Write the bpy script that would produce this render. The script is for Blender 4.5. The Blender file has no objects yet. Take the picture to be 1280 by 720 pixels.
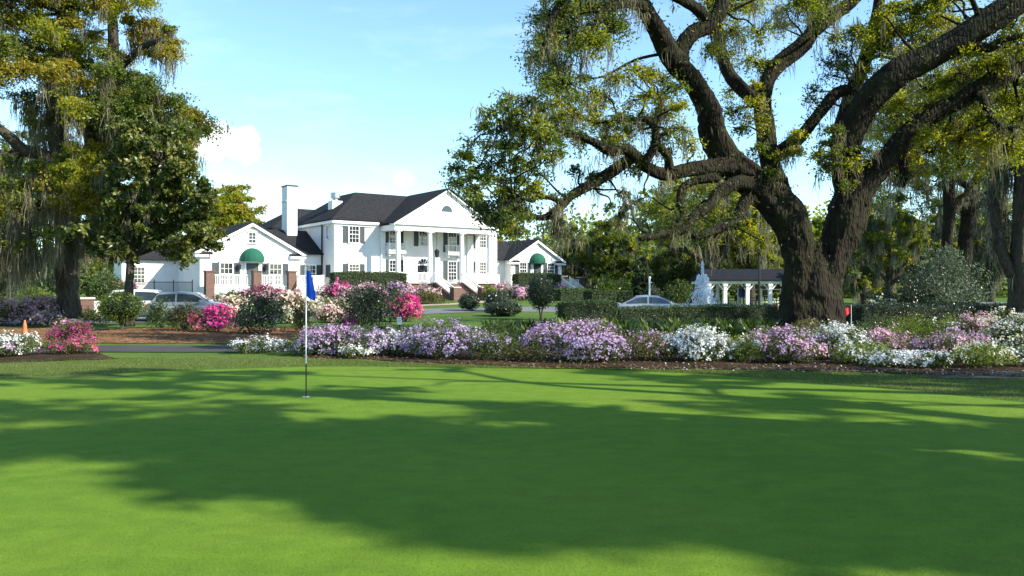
import bpy, math, random
import numpy as np
from mathutils import Vector, Matrix
from mathutils.geometry import tessellate_polygon

SC = bpy.context.scene
COL = SC.collection
F, HZ, CZ = 1005.0, 360.0, 1.85          # focal length in photo pixels, horizon row, camera height


def sstep(a, b, x):
    t = np.clip((np.asarray(x, float) - a) / (b - a), 0, 1)
    return t * t * (3 - 2 * t)


def zg(X, Y):
    """Height of the ground: flat by the green, a gentle rise to the clubhouse."""
    return 0.65 * sstep(42, 74, Y) * (1 - sstep(2, 24, X)) * 1.0


def at(x, d):
    """Ground point that stands under photo column x at distance d."""
    X = (x - 640) / F * d
    return Vector((X, d, float(zg(X, d))))


def P3(x, y, d):
    return np.array([(x - 640) / F * d, d, CZ - (y - HZ) / F * d])


# ------------------------------------------------------------------ materials
def new_mat(name):
    m = bpy.data.materials.new(name)
    m.use_nodes = True
    nt = m.node_tree
    for n in list(nt.nodes):
        nt.nodes.remove(n)
    out = nt.nodes.new('ShaderNodeOutputMaterial')
    b = nt.nodes.new('ShaderNodeBsdfPrincipled')
    nt.links.new(b.outputs[0], out.inputs[0])
    return m, nt, b, out


def ramp(nt, fac, stops, interp='LINEAR'):
    r = nt.nodes.new('ShaderNodeValToRGB')
    r.color_ramp.interpolation = interp
    el = r.color_ramp.elements
    if len(stops) == 1:
        stops = [stops[0], (1.0, stops[0][1])]
    while len(el) < len(stops):
        el.new(0.5)
    for e, (p, c) in zip(el, stops):
        e.position = p
        e.color = (*c, 1)
    nt.links.new(fac, r.inputs[0])
    return r.outputs[0]


def texco(nt, kind='Object', scale=None):
    t = nt.nodes.new('ShaderNodeTexCoord')
    o = t.outputs[kind]
    if scale:
        mp = nt.nodes.new('ShaderNodeMapping')
        mp.inputs['Scale'].default_value = scale
        nt.links.new(o, mp.inputs[0])
        o = mp.outputs[0]
    return o


def noise(nt, vec, scale, detail=4, rough=0.55, out=0):
    n = nt.nodes.new('ShaderNodeTexNoise')
    n.inputs['Scale'].default_value = scale
    n.inputs['Detail'].default_value = detail
    n.inputs['Roughness'].default_value = rough
    nt.links.new(vec, n.inputs['Vector'])
    return n.outputs[out]


def bump(nt, b, h, strength=0.4, dist=0.02):
    n = nt.nodes.new('ShaderNodeBump')
    n.inputs['Strength'].default_value = strength
    n.inputs['Distance'].default_value = dist
    nt.links.new(h, n.inputs['Height'])
    nt.links.new(n.outputs[0], b.inputs['Normal'])


def mixc(nt, fac, a, c, mode='MIX'):
    m = nt.nodes.new('ShaderNodeMix')
    m.data_type = 'RGBA'
    m.blend_type = mode
    if isinstance(fac, (int, float)):
        m.inputs[0].default_value = fac
    else:
        nt.links.new(fac, m.inputs[0])
    for i, v in ((6, a), (7, c)):
        if isinstance(v, tuple):
            m.inputs[i].default_value = (*v, 1)
        else:
            nt.links.new(v, m.inputs[i])
    return m.outputs[2]


def plain(name, c, rough=0.6, metal=0.0, var=0.12, scale=3.0, spec=0.4, bmp=0.0, bscale=40):
    m, nt, b, out = new_mat(name)
    v = texco(nt)
    lo = tuple(x * (1 - var) for x in c)
    hi = tuple(min(1, x * (1 + var)) for x in c)
    nt.links.new(ramp(nt, noise(nt, v, scale, 5), [(0.3, lo), (0.7, hi)]), b.inputs['Base Color'])
    b.inputs['Roughness'].default_value = rough
    b.inputs['Metallic'].default_value = metal
    b.inputs['Specular IOR Level'].default_value = spec
    if bmp:
        bump(nt, b, noise(nt, v, bscale, 4), bmp, 0.01)
    return m


def leafmat(name, stops, trans=0.4, tcol=(1.5, 1.6, 0.7), rough=0.5, spec=0.35, big=None):
    """Leaf or petal material: colour by the per-leaf value 'rnd', part of the light passes through."""
    m, nt, b, out = new_mat(name)
    a = nt.nodes.new('ShaderNodeAttribute')
    a.attribute_name = 'rnd'
    n = len(stops)
    col = ramp(nt, a.outputs['Fac'], [(i / max(1, n - 1), s) for i, s in enumerate(stops)])
    nt.links.new(col, b.inputs['Base Color'])
    b.inputs['Roughness'].default_value = rough
    b.inputs['Specular IOR Level'].default_value = spec
    t = nt.nodes.new('ShaderNodeBsdfTranslucent')
    nt.links.new(mixc(nt, 1.0, col, tcol, 'MULTIPLY'), t.inputs[0])
    mx = nt.nodes.new('ShaderNodeMixShader')
    mx.inputs[0].default_value = trans
    nt.links.new(b.outputs[0], mx.inputs[1])
    nt.links.new(t.outputs[0], mx.inputs[2])
    nt.links.new(mx.outputs[0], out.inputs[0])
    return m


def bark_mat(name, dark, light, moss=None):
    m, nt, b, out = new_mat(name)
    v = texco(nt, 'Object', (1, 1, 0.28))
    n1 = noise(nt, v, 9, 6, 0.65)
    n2 = noise(nt, texco(nt), 1.4, 3)
    c = ramp(nt, n1, [(0.32, dark), (0.68, light)])
    if moss:
        c = mixc(nt, ramp(nt, n2, [(0.45, (0, 0, 0)), (0.68, (1, 1, 1))]), c, moss)
    nt.links.new(c, b.inputs['Base Color'])
    b.inputs['Roughness'].default_value = 0.95
    b.inputs['Specular IOR Level'].default_value = 0.15
    vo = nt.nodes.new('ShaderNodeTexVoronoi')
    vo.inputs['Scale'].default_value = 13
    nt.links.new(v, vo.inputs['Vector'])
    ad = nt.nodes.new('ShaderNodeMath')
    ad.operation = 'ADD'
    nt.links.new(n1, ad.inputs[0])
    nt.links.new(vo.outputs[0], ad.inputs[1])
    bump(nt, b, ad.outputs[0], 1.0, 0.07)
    return m


M = {}
M['white'] = plain('white_paint', (0.74, 0.74, 0.725), 0.55, var=0.05, scale=1.2, bmp=0.15, bscale=18)
M['trim'] = plain('white_trim', (0.83, 0.83, 0.82), 0.45, var=0.03)
M['glass'] = plain('dark_window_glass', (0.02, 0.025, 0.03), 0.06, var=0.3, spec=0.8)
M['shutter'] = plain('shutter_paint', (0.045, 0.06, 0.065), 0.5, var=0.15)
M['awning'] = leafmat('green_awning_canvas', [(0.012, 0.11, 0.07)], 0.2, (1, 1.2, 1), 0.8)
M['iron'] = plain('black_iron', (0.015, 0.015, 0.016), 0.45)
M['steel'] = plain('galvanised_steel', (0.45, 0.46, 0.47), 0.4, 0.8)
M['soil'] = plain('dark_soil', (0.035, 0.027, 0.02), 0.95, var=0.5, scale=6, bmp=0.8, bscale=30)
M['concrete'] = plain('pale_concrete', (0.45, 0.43, 0.39), 0.85, var=0.12, scale=2)
M['floor'] = plain('porch_boards', (0.35, 0.35, 0.34), 0.6)
M['wood'] = plain('twig_wood', (0.075, 0.055, 0.042), 0.9, var=0.3)
M['bark'] = bark_mat('live_oak_bark', (0.005, 0.004, 0.003), (0.034, 0.026, 0.019), (0.026, 0.027, 0.012))  # canopy shade on the limbs is put into this dark colour
M['bark2'] = bark_mat('grey_bark', (0.018, 0.014, 0.011), (0.10, 0.08, 0.064), (0.07, 0.068, 0.042))


def shingles():
    m, nt, b, out = new_mat('dark_roof_shingles')
    v = texco(nt)
    c = ramp(nt, noise(nt, v, 5, 6), [(0.3, (0.012, 0.0125, 0.014)), (0.7, (0.034, 0.034, 0.036))])
    nt.links.new(c, b.inputs['Base Color'])
    b.inputs['Roughness'].default_value = 0.95
    b.inputs['Specular IOR Level'].default_value = 0.12
    w = nt.nodes.new('ShaderNodeTexWave')
    w.wave_type = 'BANDS'
    w.bands_direction = 'Z'
    w.inputs['Scale'].default_value = 3.2
    w.inputs['Distortion'].default_value = 0.6
    nt.links.new(v, w.inputs['Vector'])
    bump(nt, b, w.outputs[0], 0.5, 0.03)
    return m


M['roof'] = shingles()


def brick():
    m, nt, b, out = new_mat('red_brick')
    t = nt.nodes.new('ShaderNodeTexCoord')
    s = nt.nodes.new('ShaderNodeSeparateXYZ')
    nt.links.new(t.outputs['Object'], s.inputs[0])
    a = nt.nodes.new('ShaderNodeMath')
    nt.links.new(s.outputs[0], a.inputs[0])
    nt.links.new(s.outputs[1], a.inputs[1])
    c = nt.nodes.new('ShaderNodeCombineXYZ')
    nt.links.new(a.outputs[0], c.inputs[0])
    nt.links.new(s.outputs[2], c.inputs[1])
    k = nt.nodes.new('ShaderNodeTexBrick')
    k.inputs['Color1'].default_value = (0.15, 0.06, 0.04, 1)
    k.inputs['Color2'].default_value = (0.09, 0.038, 0.028, 1)
    k.inputs['Mortar'].default_value = (0.2, 0.17, 0.145, 1)
    k.inputs['Scale'].default_value = 1
    k.inputs['Brick Width'].default_value = 0.22
    k.inputs['Row Height'].default_value = 0.075
    k.inputs['Mortar Size'].default_value = 0.008
    nt.links.new(c.outputs[0], k.inputs[0])
    nt.links.new(k.outputs[0], b.inputs['Base Color'])
    b.inputs['Roughness'].default_value = 0.9
    return m


M['brick'] = brick()


def ground_mat(name, stops, s1, s2, fine=(0.75, 1.2), fs=90, bs=0.5, bd=0.02, stretch=None, rough=0.9):
    """Ground with large patches, small mottling and fine grain, all fixed to the place."""
    m, nt, b, out = new_mat(name)
    v = texco(nt, 'Object', stretch)
    big = ramp(nt, noise(nt, v, s1, 5, 0.6), [(0.28 + 0.44 * i / max(1, len(stops) - 1), c) for i, c in enumerate(stops)])
    mid = ramp(nt, noise(nt, v, s2, 4, 0.7), [(0.25, (fine[0],) * 3), (0.75, (fine[1],) * 3)])
    c = mixc(nt, 1.0, big, mid, 'MULTIPLY')
    fn = noise(nt, v, fs, 3, 0.7)
    c = mixc(nt, 1.0, c, ramp(nt, fn, [(0.2, (0.7,) * 3), (0.8, (1.25,) * 3)]), 'MULTIPLY')
    nt.links.new(c, b.inputs['Base Color'])
    b.inputs['Roughness'].default_value = rough
    b.inputs['Specular IOR Level'].default_value = 0.1
    bump(nt, b, fn, bs, bd)
    return m


# ------------------------------------------------------------------ mesh builder
class Geo:
    def __init__(self):
        self.V, self.Fs, self.n = [], [], 0

    def add(self, V, faces, m=0, rnd=0.5):
        V = np.asarray(V, np.float32).reshape(-1, 3)
        self.V.append(V)
        for f in faces if isinstance(faces, list) else [faces]:
            f = np.asarray(f, np.int32)
            if f.ndim == 1:
                f = f[None, :]
            r = np.broadcast_to(np.asarray(rnd, np.float32), (len(f),))
            self.Fs.append((f + self.n, np.full(len(f), m, np.int32), r))
        self.n += len(V)
        return self

    def box(self, a, b, m=0, fn=None):
        (x0, y0, z0), (x1, y1, z1) = a, b
        V = [(x0, y0, z0), (x1, y0, z0), (x1, y1, z0), (x0, y1, z0), (x0, y0, z1), (x1, y0, z1), (x1, y1, z1), (x0, y1, z1)]
        if fn:
            V = [fn(*p) for p in V]
        return self.add(V, np.array([(0, 3, 2, 1), (4, 5, 6, 7), (0, 1, 5, 4), (1, 2, 6, 5), (2, 3, 7, 6), (3, 0, 4, 7)]), m)

    def bar(self, p, q, w, h=None, m=0):
        """Square-section bar from p to q."""
        p, q = np.array(p, float), np.array(q, float)
        h = h or w
        t = (q - p) / (np.linalg.norm(q - p) + 1e-9)
        s = np.cross(t, (0, 0, 1))
        if np.linalg.norm(s) < 1e-3:
            s = np.array((1.0, 0, 0))
        s /= np.linalg.norm(s)
        u = np.cross(s, t)
        s, u = s * w / 2, u * h / 2
        V = [p - s - u, p + s - u, p + s + u, p - s + u, q - s - u, q + s - u, q + s + u, q - s + u]
        return self.add(V, np.array([(0, 3, 2, 1), (4, 5, 6, 7), (0, 1, 5, 4), (1, 2, 6, 5), (2, 3, 7, 6), (3, 0, 4, 7)]), m)

    def prism(self, poly, w0, w1, axis='v', m=0):
        """Polygon in (u,z) pushed from v=w0 to w1, or in (v,z) from u=w0 to w1, or in (u,v) from z=w0 to w1."""
        k = len(poly)
        f = {'v': lambda p, w: (p[0], w, p[1]), 'u': lambda p, w: (w, p[0], p[1]), 'z': lambda p, w: (p[0], p[1], w)}[axis]
        V = [f(p, w0) for p in poly] + [f(p, w1) for p in poly]
        side = np.array([(i, (i + 1) % k, k + (i + 1) % k, k + i) for i in range(k)])
        return self.add(V, [np.arange(k)[None, ::-1], np.arange(k, 2 * k)[None, :], side], m)

    def slab(self, pts, t=0.12, m=0):
        pts = np.array(pts, float)
        k = len(pts)
        V = np.vstack([pts, pts - (0, 0, t)])
        side = np.array([(i, k + i, k + (i + 1) % k, (i + 1) % k) for i in range(k)])
        return self.add(V, [np.arange(k)[None, :], np.arange(k, 2 * k)[None, ::-1], side], m)

    def lathe(self, prof, c=(0, 0, 0), n=20, m=0, cap=True):
        prof = np.array(prof, float)
        a = np.linspace(0, 2 * np.pi, n, endpoint=False)
        V = np.concatenate([np.stack([c[0] + r * np.cos(a), c[1] + r * np.sin(a), np.full(n, c[2] + z)], 1) for r, z in prof])
        f = []
        for i in range(len(prof) - 1):
            j = np.arange(n)
            f.append(np.stack([i * n + j, i * n + (j + 1) % n, (i + 1) * n + (j + 1) % n, (i + 1) * n + j], 1))
        f = [np.concatenate(f)]
        if cap:
            f += [np.arange(n)[None, ::-1], np.arange((len(prof) - 1) * n, len(prof) * n)[None, :]]
        return self.add(V, f, m)

    def tube(self, path, rad, n=8, m=0, rough=0.0, seed=0, flare=None):
        path = np.asarray(path, float)
        rad = np.broadcast_to(np.asarray(rad, float), (len(path),))
        T = np.gradient(path, axis=0)
        T /= np.linalg.norm(T, axis=1)[:, None] + 1e-9
        s = np.cross(T[0], (0.31, 0.95, 0.1))
        a = np.linspace(0, 2 * np.pi, n, endpoint=False)
        rs = np.random.default_rng(seed)
        ph = rs.uniform(0, 6.28, 6)
        V = []
        L = np.concatenate([[0], np.cumsum(np.linalg.norm(np.diff(path, axis=0), axis=1))])
        for i, (p, t, r) in enumerate(zip(path, T, rad)):
            s = s - t * np.dot(s, t)
            s /= np.linalg.norm(s) + 1e-9
            b = np.cross(t, s)
            rr = np.full(n, r)
            if rough:
                rr = rr * (1 + rough * (0.5 * np.sin(3 * a + ph[0] + L[i] * 0.5) + 0.4 * np.sin(5 * a + ph[1] - L[i] * 0.8)
                                        + 0.35 * np.sin(9 * a + ph[2] + L[i] * 1.3) + 0.5 * np.sin(L[i] * 1.7 + ph[3]) + rs.normal(0, 0.25, n)))
            if flare is not None:
                k = flare[i]
                rr = rr * (1 + k * (0.55 + 0.45 * np.sin(5 * a + ph[4]) + 0.25 * np.sin(8 * a + ph[5])))
            V.append(p + np.outer(np.cos(a) * rr, s) + np.outer(np.sin(a) * rr, b))
        K = len(path)
        j = np.arange(n)
        f = np.concatenate([np.stack([i * n + j, i * n + (j + 1) % n, (i + 1) * n + (j + 1) % n, (i + 1) * n + j], 1) for i in range(K - 1)])
        return self.add(np.concatenate(V), [f, np.arange(n)[None, ::-1], np.arange((K - 1) * n, K * n)[None, :]], m)

    def prongs(self, p0, p1, r0, r1, m=0):
        """Many thin three-sided twigs at once."""
        p0, p1 = np.asarray(p0, float).reshape(-1, 3), np.asarray(p1, float).reshape(-1, 3)
        N = len(p0)
        if not N:
            return self
        t = p1 - p0
        t /= np.linalg.norm(t, axis=1)[:, None] + 1e-9
        s = np.cross(t, np.array((0.3, 0.2, 0.93)))
        s /= np.linalg.norm(s, axis=1)[:, None] + 1e-9
        b = np.cross(t, s)
        V = []
        for k in range(3):
            a = 2 * np.pi * k / 3
            V.append(p0 + (s * math.cos(a) + b * math.sin(a)) * np.reshape(r0, (-1, 1)))
        for k in range(3):
            a = 2 * np.pi * k / 3
            V.append(p1 + (s * math.cos(a) + b * math.sin(a)) * np.reshape(r1, (-1, 1)))
        V = np.stack(V, 1).reshape(-1, 3)
        base = np.arange(N)[:, None] * 6
        f = np.concatenate([base + np.array(q) for q in ((0, 1, 4, 3), (1, 2, 5, 4), (2, 0, 3, 5))])
        return self.add(V, f, m)

    def leaves(self, rg, C, L, W, m=0, rnd=None, N=None, bias=0.0, down=0.0):
        C = np.asarray(C, float).reshape(-1, 3)
        k = len(C)
        if not k:
            return self
        n = rg.normal(size=(k, 3))
        n /= np.linalg.norm(n, axis=1)[:, None]
        if N is not None and bias:
            n = n + np.asarray(N) * bias
            n /= np.linalg.norm(n, axis=1)[:, None] + 1e-9
        t = rg.normal(size=(k, 3))
        t[:, 2] -= down
        t -= n * np.sum(t * n, 1)[:, None]
        t /= np.linalg.norm(t, axis=1)[:, None] + 1e-9
        s = np.cross(n, t)
        sz = rg.uniform(0.7, 1.25, (k, 1))
        a, b = t * (L / 2) * sz, s * (W / 2) * sz
        V = np.stack([C - a, C + b - a * 0.1 + n * (W * 0.12), C + a, C - b - a * 0.1 + n * (W * 0.12)], 1).reshape(-1, 3)
        f = np.arange(k * 4).reshape(k, 4)
        if rnd is None:
            rnd = rg.random(k)
        return self.add(V, f, m, rnd)

    def flowers(self, rg, C, N, R, m=0, petals=5, rnd=None):
        C, N = np.asarray(C, float).reshape(-1, 3), np.asarray(N, float).reshape(-1, 3)
        k = len(C)
        if not k:
            return self
        n = N + rg.normal(0, 0.45, (k, 3))
        n /= np.linalg.norm(n, axis=1)[:, None] + 1e-9
        t = rg.normal(size=(k, 3))
        t -= n * np.sum(t * n, 1)[:, None]
        t /= np.linalg.norm(t, axis=1)[:, None] + 1e-9
        s = np.cross(n, t)
        R = R * rg.uniform(0.75, 1.2, (k, 1))
        if rnd is None:
            rnd = rg.random(k)
        for q in range(petals):
            a = 2 * np.pi * q / petals
            r = t * math.cos(a) + s * math.sin(a)
            o = -t * math.sin(a) + s * math.cos(a)
            V = np.stack([C, C + r * R * 0.62 + o * R * 0.46 + n * R * 0.3, C + r * R + n * R * 0.38, C + r * R * 0.62 - o * R * 0.46 + n * R * 0.3], 1).reshape(-1, 3)
            self.add(V, np.arange(k * 4).reshape(k, 4), m, rnd)
        return self

    def strands(self, rg, B, L, W, m=0):
        """Hanging moss: thin wavering ribbons that taper downwards."""
        B = np.asarray(B, float).reshape(-1, 3)
        k = len(B)
        if not k:
            return self
        L = np.broadcast_to(np.asarray(L, float), (k,)) * rg.uniform(0.45, 1.2, k)
        ang = rg.uniform(0, np.pi, k)
        s = np.stack([np.cos(ang), np.sin(ang), np.zeros(k)], 1)
        rows = []
        off = np.zeros((k, 3))
        ws = (0.7, 1.0, 0.75, 0.12)
        for i in range(4):
            f = i / 3
            if i:
                off = off + rg.normal(0, 0.075, (k, 3)) * (L[:, None] * 0.6 + 0.25) * np.array((1, 1, 0.3))
            c = B + off - np.outer(L * f, (0, 0, 1))
            w = s * (W * ws[i] * rg.uniform(0.6, 1.4, k)[:, None])
            rows += [c - w / 2, c + w / 2]
        V = np.stack(rows, 1).reshape(-1, 3)
        base = np.arange(k)[:, None] * 8
        f = np.concatenate([base + np.array(q) for q in ((0, 1, 3, 2), (2, 3, 5, 4), (4, 5, 7, 6))])
        return self.add(V, f, m, np.tile(rg.random(k), 3))

    def build(self, name, mats, parent=None, smooth=False, off=None):
        me = bpy.data.meshes.new(name)
        V = np.concatenate(self.V) if self.V else np.zeros((0, 3), np.float32)
        if off is not None:
            V = V - np.asarray(off, np.float32)
        me.vertices.add(len(V))
        me.vertices.foreach_set('co', V.astype(np.float32).ravel())
        tot = np.concatenate([np.full(len(f), f.shape[1], np.int32) for f, _, _ in self.Fs])
        idx = np.concatenate([f.ravel() for f, _, _ in self.Fs]).astype(np.int32)
        me.loops.add(len(idx))
        me.loops.foreach_set('vertex_index', idx)
        me.polygons.add(len(tot))
        st = np.concatenate([[0], np.cumsum(tot)[:-1]]).astype(np.int32)
        me.polygons.foreach_set('loop_start', st)
        me.polygons.foreach_set('loop_total', tot)
        mi = np.concatenate([a for _, a, _ in self.Fs])
        me.polygons.foreach_set('material_index', mi)
        me.polygons.foreach_set('use_smooth', np.full(len(tot), bool(smooth)))
        at_ = me.attributes.new('rnd', 'FLOAT', 'FACE')
        at_.data.foreach_set('value', np.concatenate([r for _, _, r in self.Fs]).astype(np.float32))
        for m in mats if isinstance(mats, (list, tuple)) else [mats]:
            me.materials.append(m)
        me.update(calc_edges=True)
        me.validate()
        o = bpy.data.objects.new(name, me)
        COL.objects.link(o)
        if parent is not None:
            o.parent = parent
        return o


def tag(o, label, cat, group=None):
    o['label'] = label
    o['category'] = cat
    if group:
        o['group'] = group
    return o


def thing(name, label, cat, loc=(0, 0, 0), rz=0.0, group=None):
    e = bpy.data.objects.new(name, None)
    COL.objects.link(e)
    e.location = loc
    e.rotation_euler = (0, 0, rz)
    e.empty_display_size = 0.2
    return tag(e, label, cat, group)


def dup(root, loc, rz=0.0, sc=1.0, label=None, group=None):
    """A copy of a thing with its parts and sub-parts (mesh data shared)."""
    r = root.copy()
    COL.objects.link(r)
    r.location = loc
    r.rotation_euler = (0, 0, rz)
    r.scale = (sc, sc, sc) if not isinstance(sc, tuple) else sc
    if label:
        r['label'] = label
    if group:
        r['group'] = group
    for ch in list(root.children):
        c = ch.copy()
        COL.objects.link(c)
        c.parent = r
        for g in list(ch.children):
            d = g.copy()
            COL.objects.link(d)
            d.parent = c
    return r


def struct(o):
    o['kind'] = 'structure'
    return o


def smooth_path(pts, per=6):
    """Catmull-Rom through rows of (x,y,z,r...)."""
    p = np.asarray(pts, float)
    if len(p) < 3:
        t = np.linspace(0, 1, per + 1)[:, None]
        return p[0] * (1 - t) + p[-1] * t
    q = np.vstack([2 * p[0] - p[1], p, 2 * p[-1] - p[-2]])
    out = []
    for i in range(1, len(q) - 2):
        t = np.linspace(0, 1, per, endpoint=False)[:, None]
        a, b, c, d = q[i - 1], q[i], q[i + 1], q[i + 2]
        out.append(0.5 * ((2 * b) + (c - a) * t + (2 * a - 5 * b + 4 * c - d) * t ** 2 + (-a + 3 * b - 3 * c + d) * t ** 3))
    out.append(p[-1:])
    return np.concatenate(out)
# ------------------------------------------------------------------ camera, sky, sun
cam = bpy.data.objects.new('camera', bpy.data.cameras.new('camera'))
COL.objects.link(cam)
cam.location = (0, 0, CZ)
cam.rotation_euler = (math.radians(90), 0, 0)
cam.data.lens = 36 * F / 1280
cam.data.sensor_width = 36
cam.data.clip_end = 3000
SC.camera = cam

EL, AZ = math.radians(34), math.radians(112)
SUN = Vector((math.sin(AZ) * math.cos(EL), math.cos(AZ) * math.cos(EL), math.sin(EL)))
sl = bpy.data.lights.new('sun', 'SUN')
sl.energy = 5.0
sl.angle = math.radians(0.55)
sl.color = (1.0, 0.93, 0.80)
sun = bpy.data.objects.new('sun', sl)
COL.objects.link(sun)
sun.rotation_euler = (-SUN).to_track_quat('-Z', 'Y').to_euler()
sun.location = (40, -20, 60)

w = bpy.data.worlds.new('World')
SC.world = w
w.use_nodes = True
nt = w.node_tree
for n_ in list(nt.nodes):
    nt.nodes.remove(n_)
wo = nt.nodes.new('ShaderNodeOutputWorld')
bg = nt.nodes.new('ShaderNodeBackground')
sky = nt.nodes.new('ShaderNodeTexSky')
sky.sky_type = 'NISHITA'
sky.sun_disc = False
sky.sun_elevation = EL
sky.sun_rotation = AZ
sky.air_density = 1.0
sky.dust_density = 0.35
sky.ozone_density = 1.0
bg.inputs[1].default_value = 0.15
# clouds: one white cumulus low over the oak by the clubhouse, thin wisps towards the horizon
tc = nt.nodes.new('ShaderNodeTexCoord')


def vmath(op, a, b=None):
    n = nt.nodes.new('ShaderNodeVectorMath')
    n.operation = op
    nt.links.new(a, n.inputs[0])
    if b is not None:
        n.inputs[1].default_value = b
    return n


def fmath(op, a, b=None, clamp=False):
    n = nt.nodes.new('ShaderNodeMath')
    n.operation = op
    n.use_clamp = clamp
    for i, v in enumerate((a, b)):
        if v is None:
            continue
        if isinstance(v, (int, float)):
            n.inputs[i].default_value = v
        else:
            nt.links.new(v, n.inputs[i])
    return n.outputs[0]


nz = nt.nodes.new('ShaderNodeTexNoise')
nz.inputs['Scale'].default_value = 26
nz.inputs['Detail'].default_value = 6
nt.links.new(tc.outputs['Generated'], nz.inputs['Vector'])
mask = None
for (px, py, rx, rz, gain) in ((276, 176, 44, 25, 1.0), (250, 185, 22, 12, 0.9), (303, 172, 22, 16, 0.9), (352, 248, 55, 22, 0.55), (505, 222, 16, 13, 0.4),
                               (455, 245, 40, 20, 0.35), (330, 272, 60, 20, 0.5)):
    c = Vector(((px - 640) / F, 1, (HZ - py) / F)).normalized()
    d = vmath('SUBTRACT', tc.outputs['Generated'], c)
    k = vmath('MULTIPLY', d.outputs[0], (F / rx, F / rx, F / rz))
    ln = vmath('LENGTH', k.outputs[0]).outputs['Value']
    # 1 - len + noise, sharpened
    a = fmath('ADD', fmath('SUBTRACT', 1.0, ln), fmath('MULTIPLY', fmath('SUBTRACT', nz.outputs[0], 0.5), 1.7))
    a = fmath('MULTIPLY', fmath('MULTIPLY', a, 2.3 if gain > 0.8 else 0.8, True), gain)
    mask = a if mask is None else fmath('MAXIMUM', mask, a)
# faint high wisps
mp = nt.nodes.new('ShaderNodeMapping')
mp.inputs['Scale'].default_value = (2.2, 2.2, 9)
nt.links.new(tc.outputs['Generated'], mp.inputs[0])
n2 = nt.nodes.new('ShaderNodeTexNoise')
n2.inputs['Scale'].default_value = 2.4
n2.inputs['Detail'].default_value = 7
n2.inputs['Roughness'].default_value = 0.6
nt.links.new(mp.outputs[0], n2.inputs['Vector'])
wisp = fmath('MULTIPLY', fmath('MULTIPLY', fmath('SUBTRACT', n2.outputs[0], 0.52), 3.0, True), 0.16)
mask = fmath('MAXIMUM', mask, wisp)
mx = nt.nodes.new('ShaderNodeMix')
mx.data_type = 'RGBA'
nt.links.new(mask, mx.inputs[0])
tn = nt.nodes.new('ShaderNodeMix')
tn.data_type = 'RGBA'
tn.blend_type = 'MULTIPLY'
tn.inputs[0].default_value = 1
nt.links.new(sky.outputs[0], tn.inputs[6])
tn.inputs[7].default_value = (0.79, 0.97, 1.04, 1)
nt.links.new(tn.outputs[2], mx.inputs[6])
mx.inputs[7].default_value = (6.5, 6.7, 7.0, 1)
nt.links.new(mx.outputs[2], bg.inputs[0])
nt.links.new(bg.outputs[0], wo.inputs[0])

SC.view_settings.view_transform = 'Standard'
SC.view_settings.look = 'None'
SC.view_settings.gamma = 1
SC.view_settings.exposure = 1.03
SC.view_settings.use_curve_mapping = False
SC.render.engine = 'CYCLES'
SC.cycles.max_bounces = 6
SC.cycles.diffuse_bounces = 3
SC.cycles.transmission_bounces = 4
SC.cycles.transparent_max_bounces = 6
SC.cycles.use_denoising = True

# ------------------------------------------------------------------ ground
rg = np.random.default_rng(7)
lawn = ground_mat('lawn_grass', [(0.045, 0.085, 0.016), (0.07, 0.125, 0.02), (0.095, 0.15, 0.03)], 0.12, 2.5, fs=60, bd=0.03)


def sheet_grid(name, xs, ys, zoff, mat):
    X, Y = np.meshgrid(xs, ys, indexing='ij')
    V = np.stack([X, Y, zg(X, Y) + zoff], -1).reshape(-1, 3)
    nx, ny = len(xs), len(ys)
    i, j = np.meshgrid(np.arange(nx - 1), np.arange(ny - 1), indexing='ij')
    i, j = i.ravel(), j.ravel()
    f = np.stack([i * ny + j, (i + 1) * ny + j, (i + 1) * ny + j + 1, i * ny + j + 1], 1)
    return Geo().add(V, f).build(name, mat, smooth=True)


xs = np.concatenate([[-900, -500, -300, -200, -150, -120], np.arange(-100, 101, 2.0), [120, 150, 200, 300, 500, 900]])
ys = np.concatenate([[-300, -150, -80, -40, -20, 0, 20, 40], np.arange(42, 90, 1.0), np.arange(90, 140, 4.0), [150, 180, 220, 300, 500, 900, 1500]])
struct(sheet_grid('ground', xs, ys, 0.0, lawn))


def flat_sheet(name, poly, zoff, mat):
    pts = [Vector((x, y, 0)) for x, y in poly]
    tri = tessellate_polygon([pts])
    V = np.array([(p.x, p.y, zoff) for p in pts])
    T = []
    for t in tri:
        a, b, c = (V[i] for i in t)
        T.append(t if np.cross(b - a, c - a)[2] > 0 else t[::-1])
    return struct(Geo().add(V, np.array(T)).build(name, mat))


def ribbon(name, pts, zoff, mat, per=10):
    """Road or path along (x, y, half width), laid on the rise of the ground."""
    p = smooth_path(pts, per)
    T = np.gradient(p[:, :2], axis=0)
    T /= np.linalg.norm(T, axis=1)[:, None]
    N = np.stack([-T[:, 1], T[:, 0]], 1)
    rows = []
    ts = np.linspace(-1, 1, 7)
    for t in ts:
        q = p[:, :2] + N * (p[:, 2] * t)[:, None]
        rows.append(np.column_stack([q, zg(q[:, 0], q[:, 1]) + zoff]))
    k = len(p)
    V = np.concatenate(rows)
    f = np.concatenate([np.stack([i * k + np.arange(k - 1), i * k + np.arange(1, k), (i + 1) * k + np.arange(1, k), (i + 1) * k + np.arange(k - 1)], 1)[:, ::-1] for i in range(len(ts) - 1)])
    return struct(Geo().add(V, f).build(name, mat, smooth=True))


def pxd(x, y):
    d = F * CZ / (y - HZ)
    return ((x - 640) / F * d, d)


def wob(poly, amp, step, seed):
    """Resample an outline and make it waver."""
    r = np.random.default_rng(seed)
    out = []
    for a, b in zip(poly, poly[1:] + poly[:1]):
        a, b = np.array(a, float), np.array(b, float)
        n = max(1, int(np.linalg.norm(b - a) / step))
        for i in range(n):
            out.append(tuple(a + (b - a) * i / n + r.normal(0, amp, 2) * (1 if n > 2 else 0)))
    return out


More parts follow.
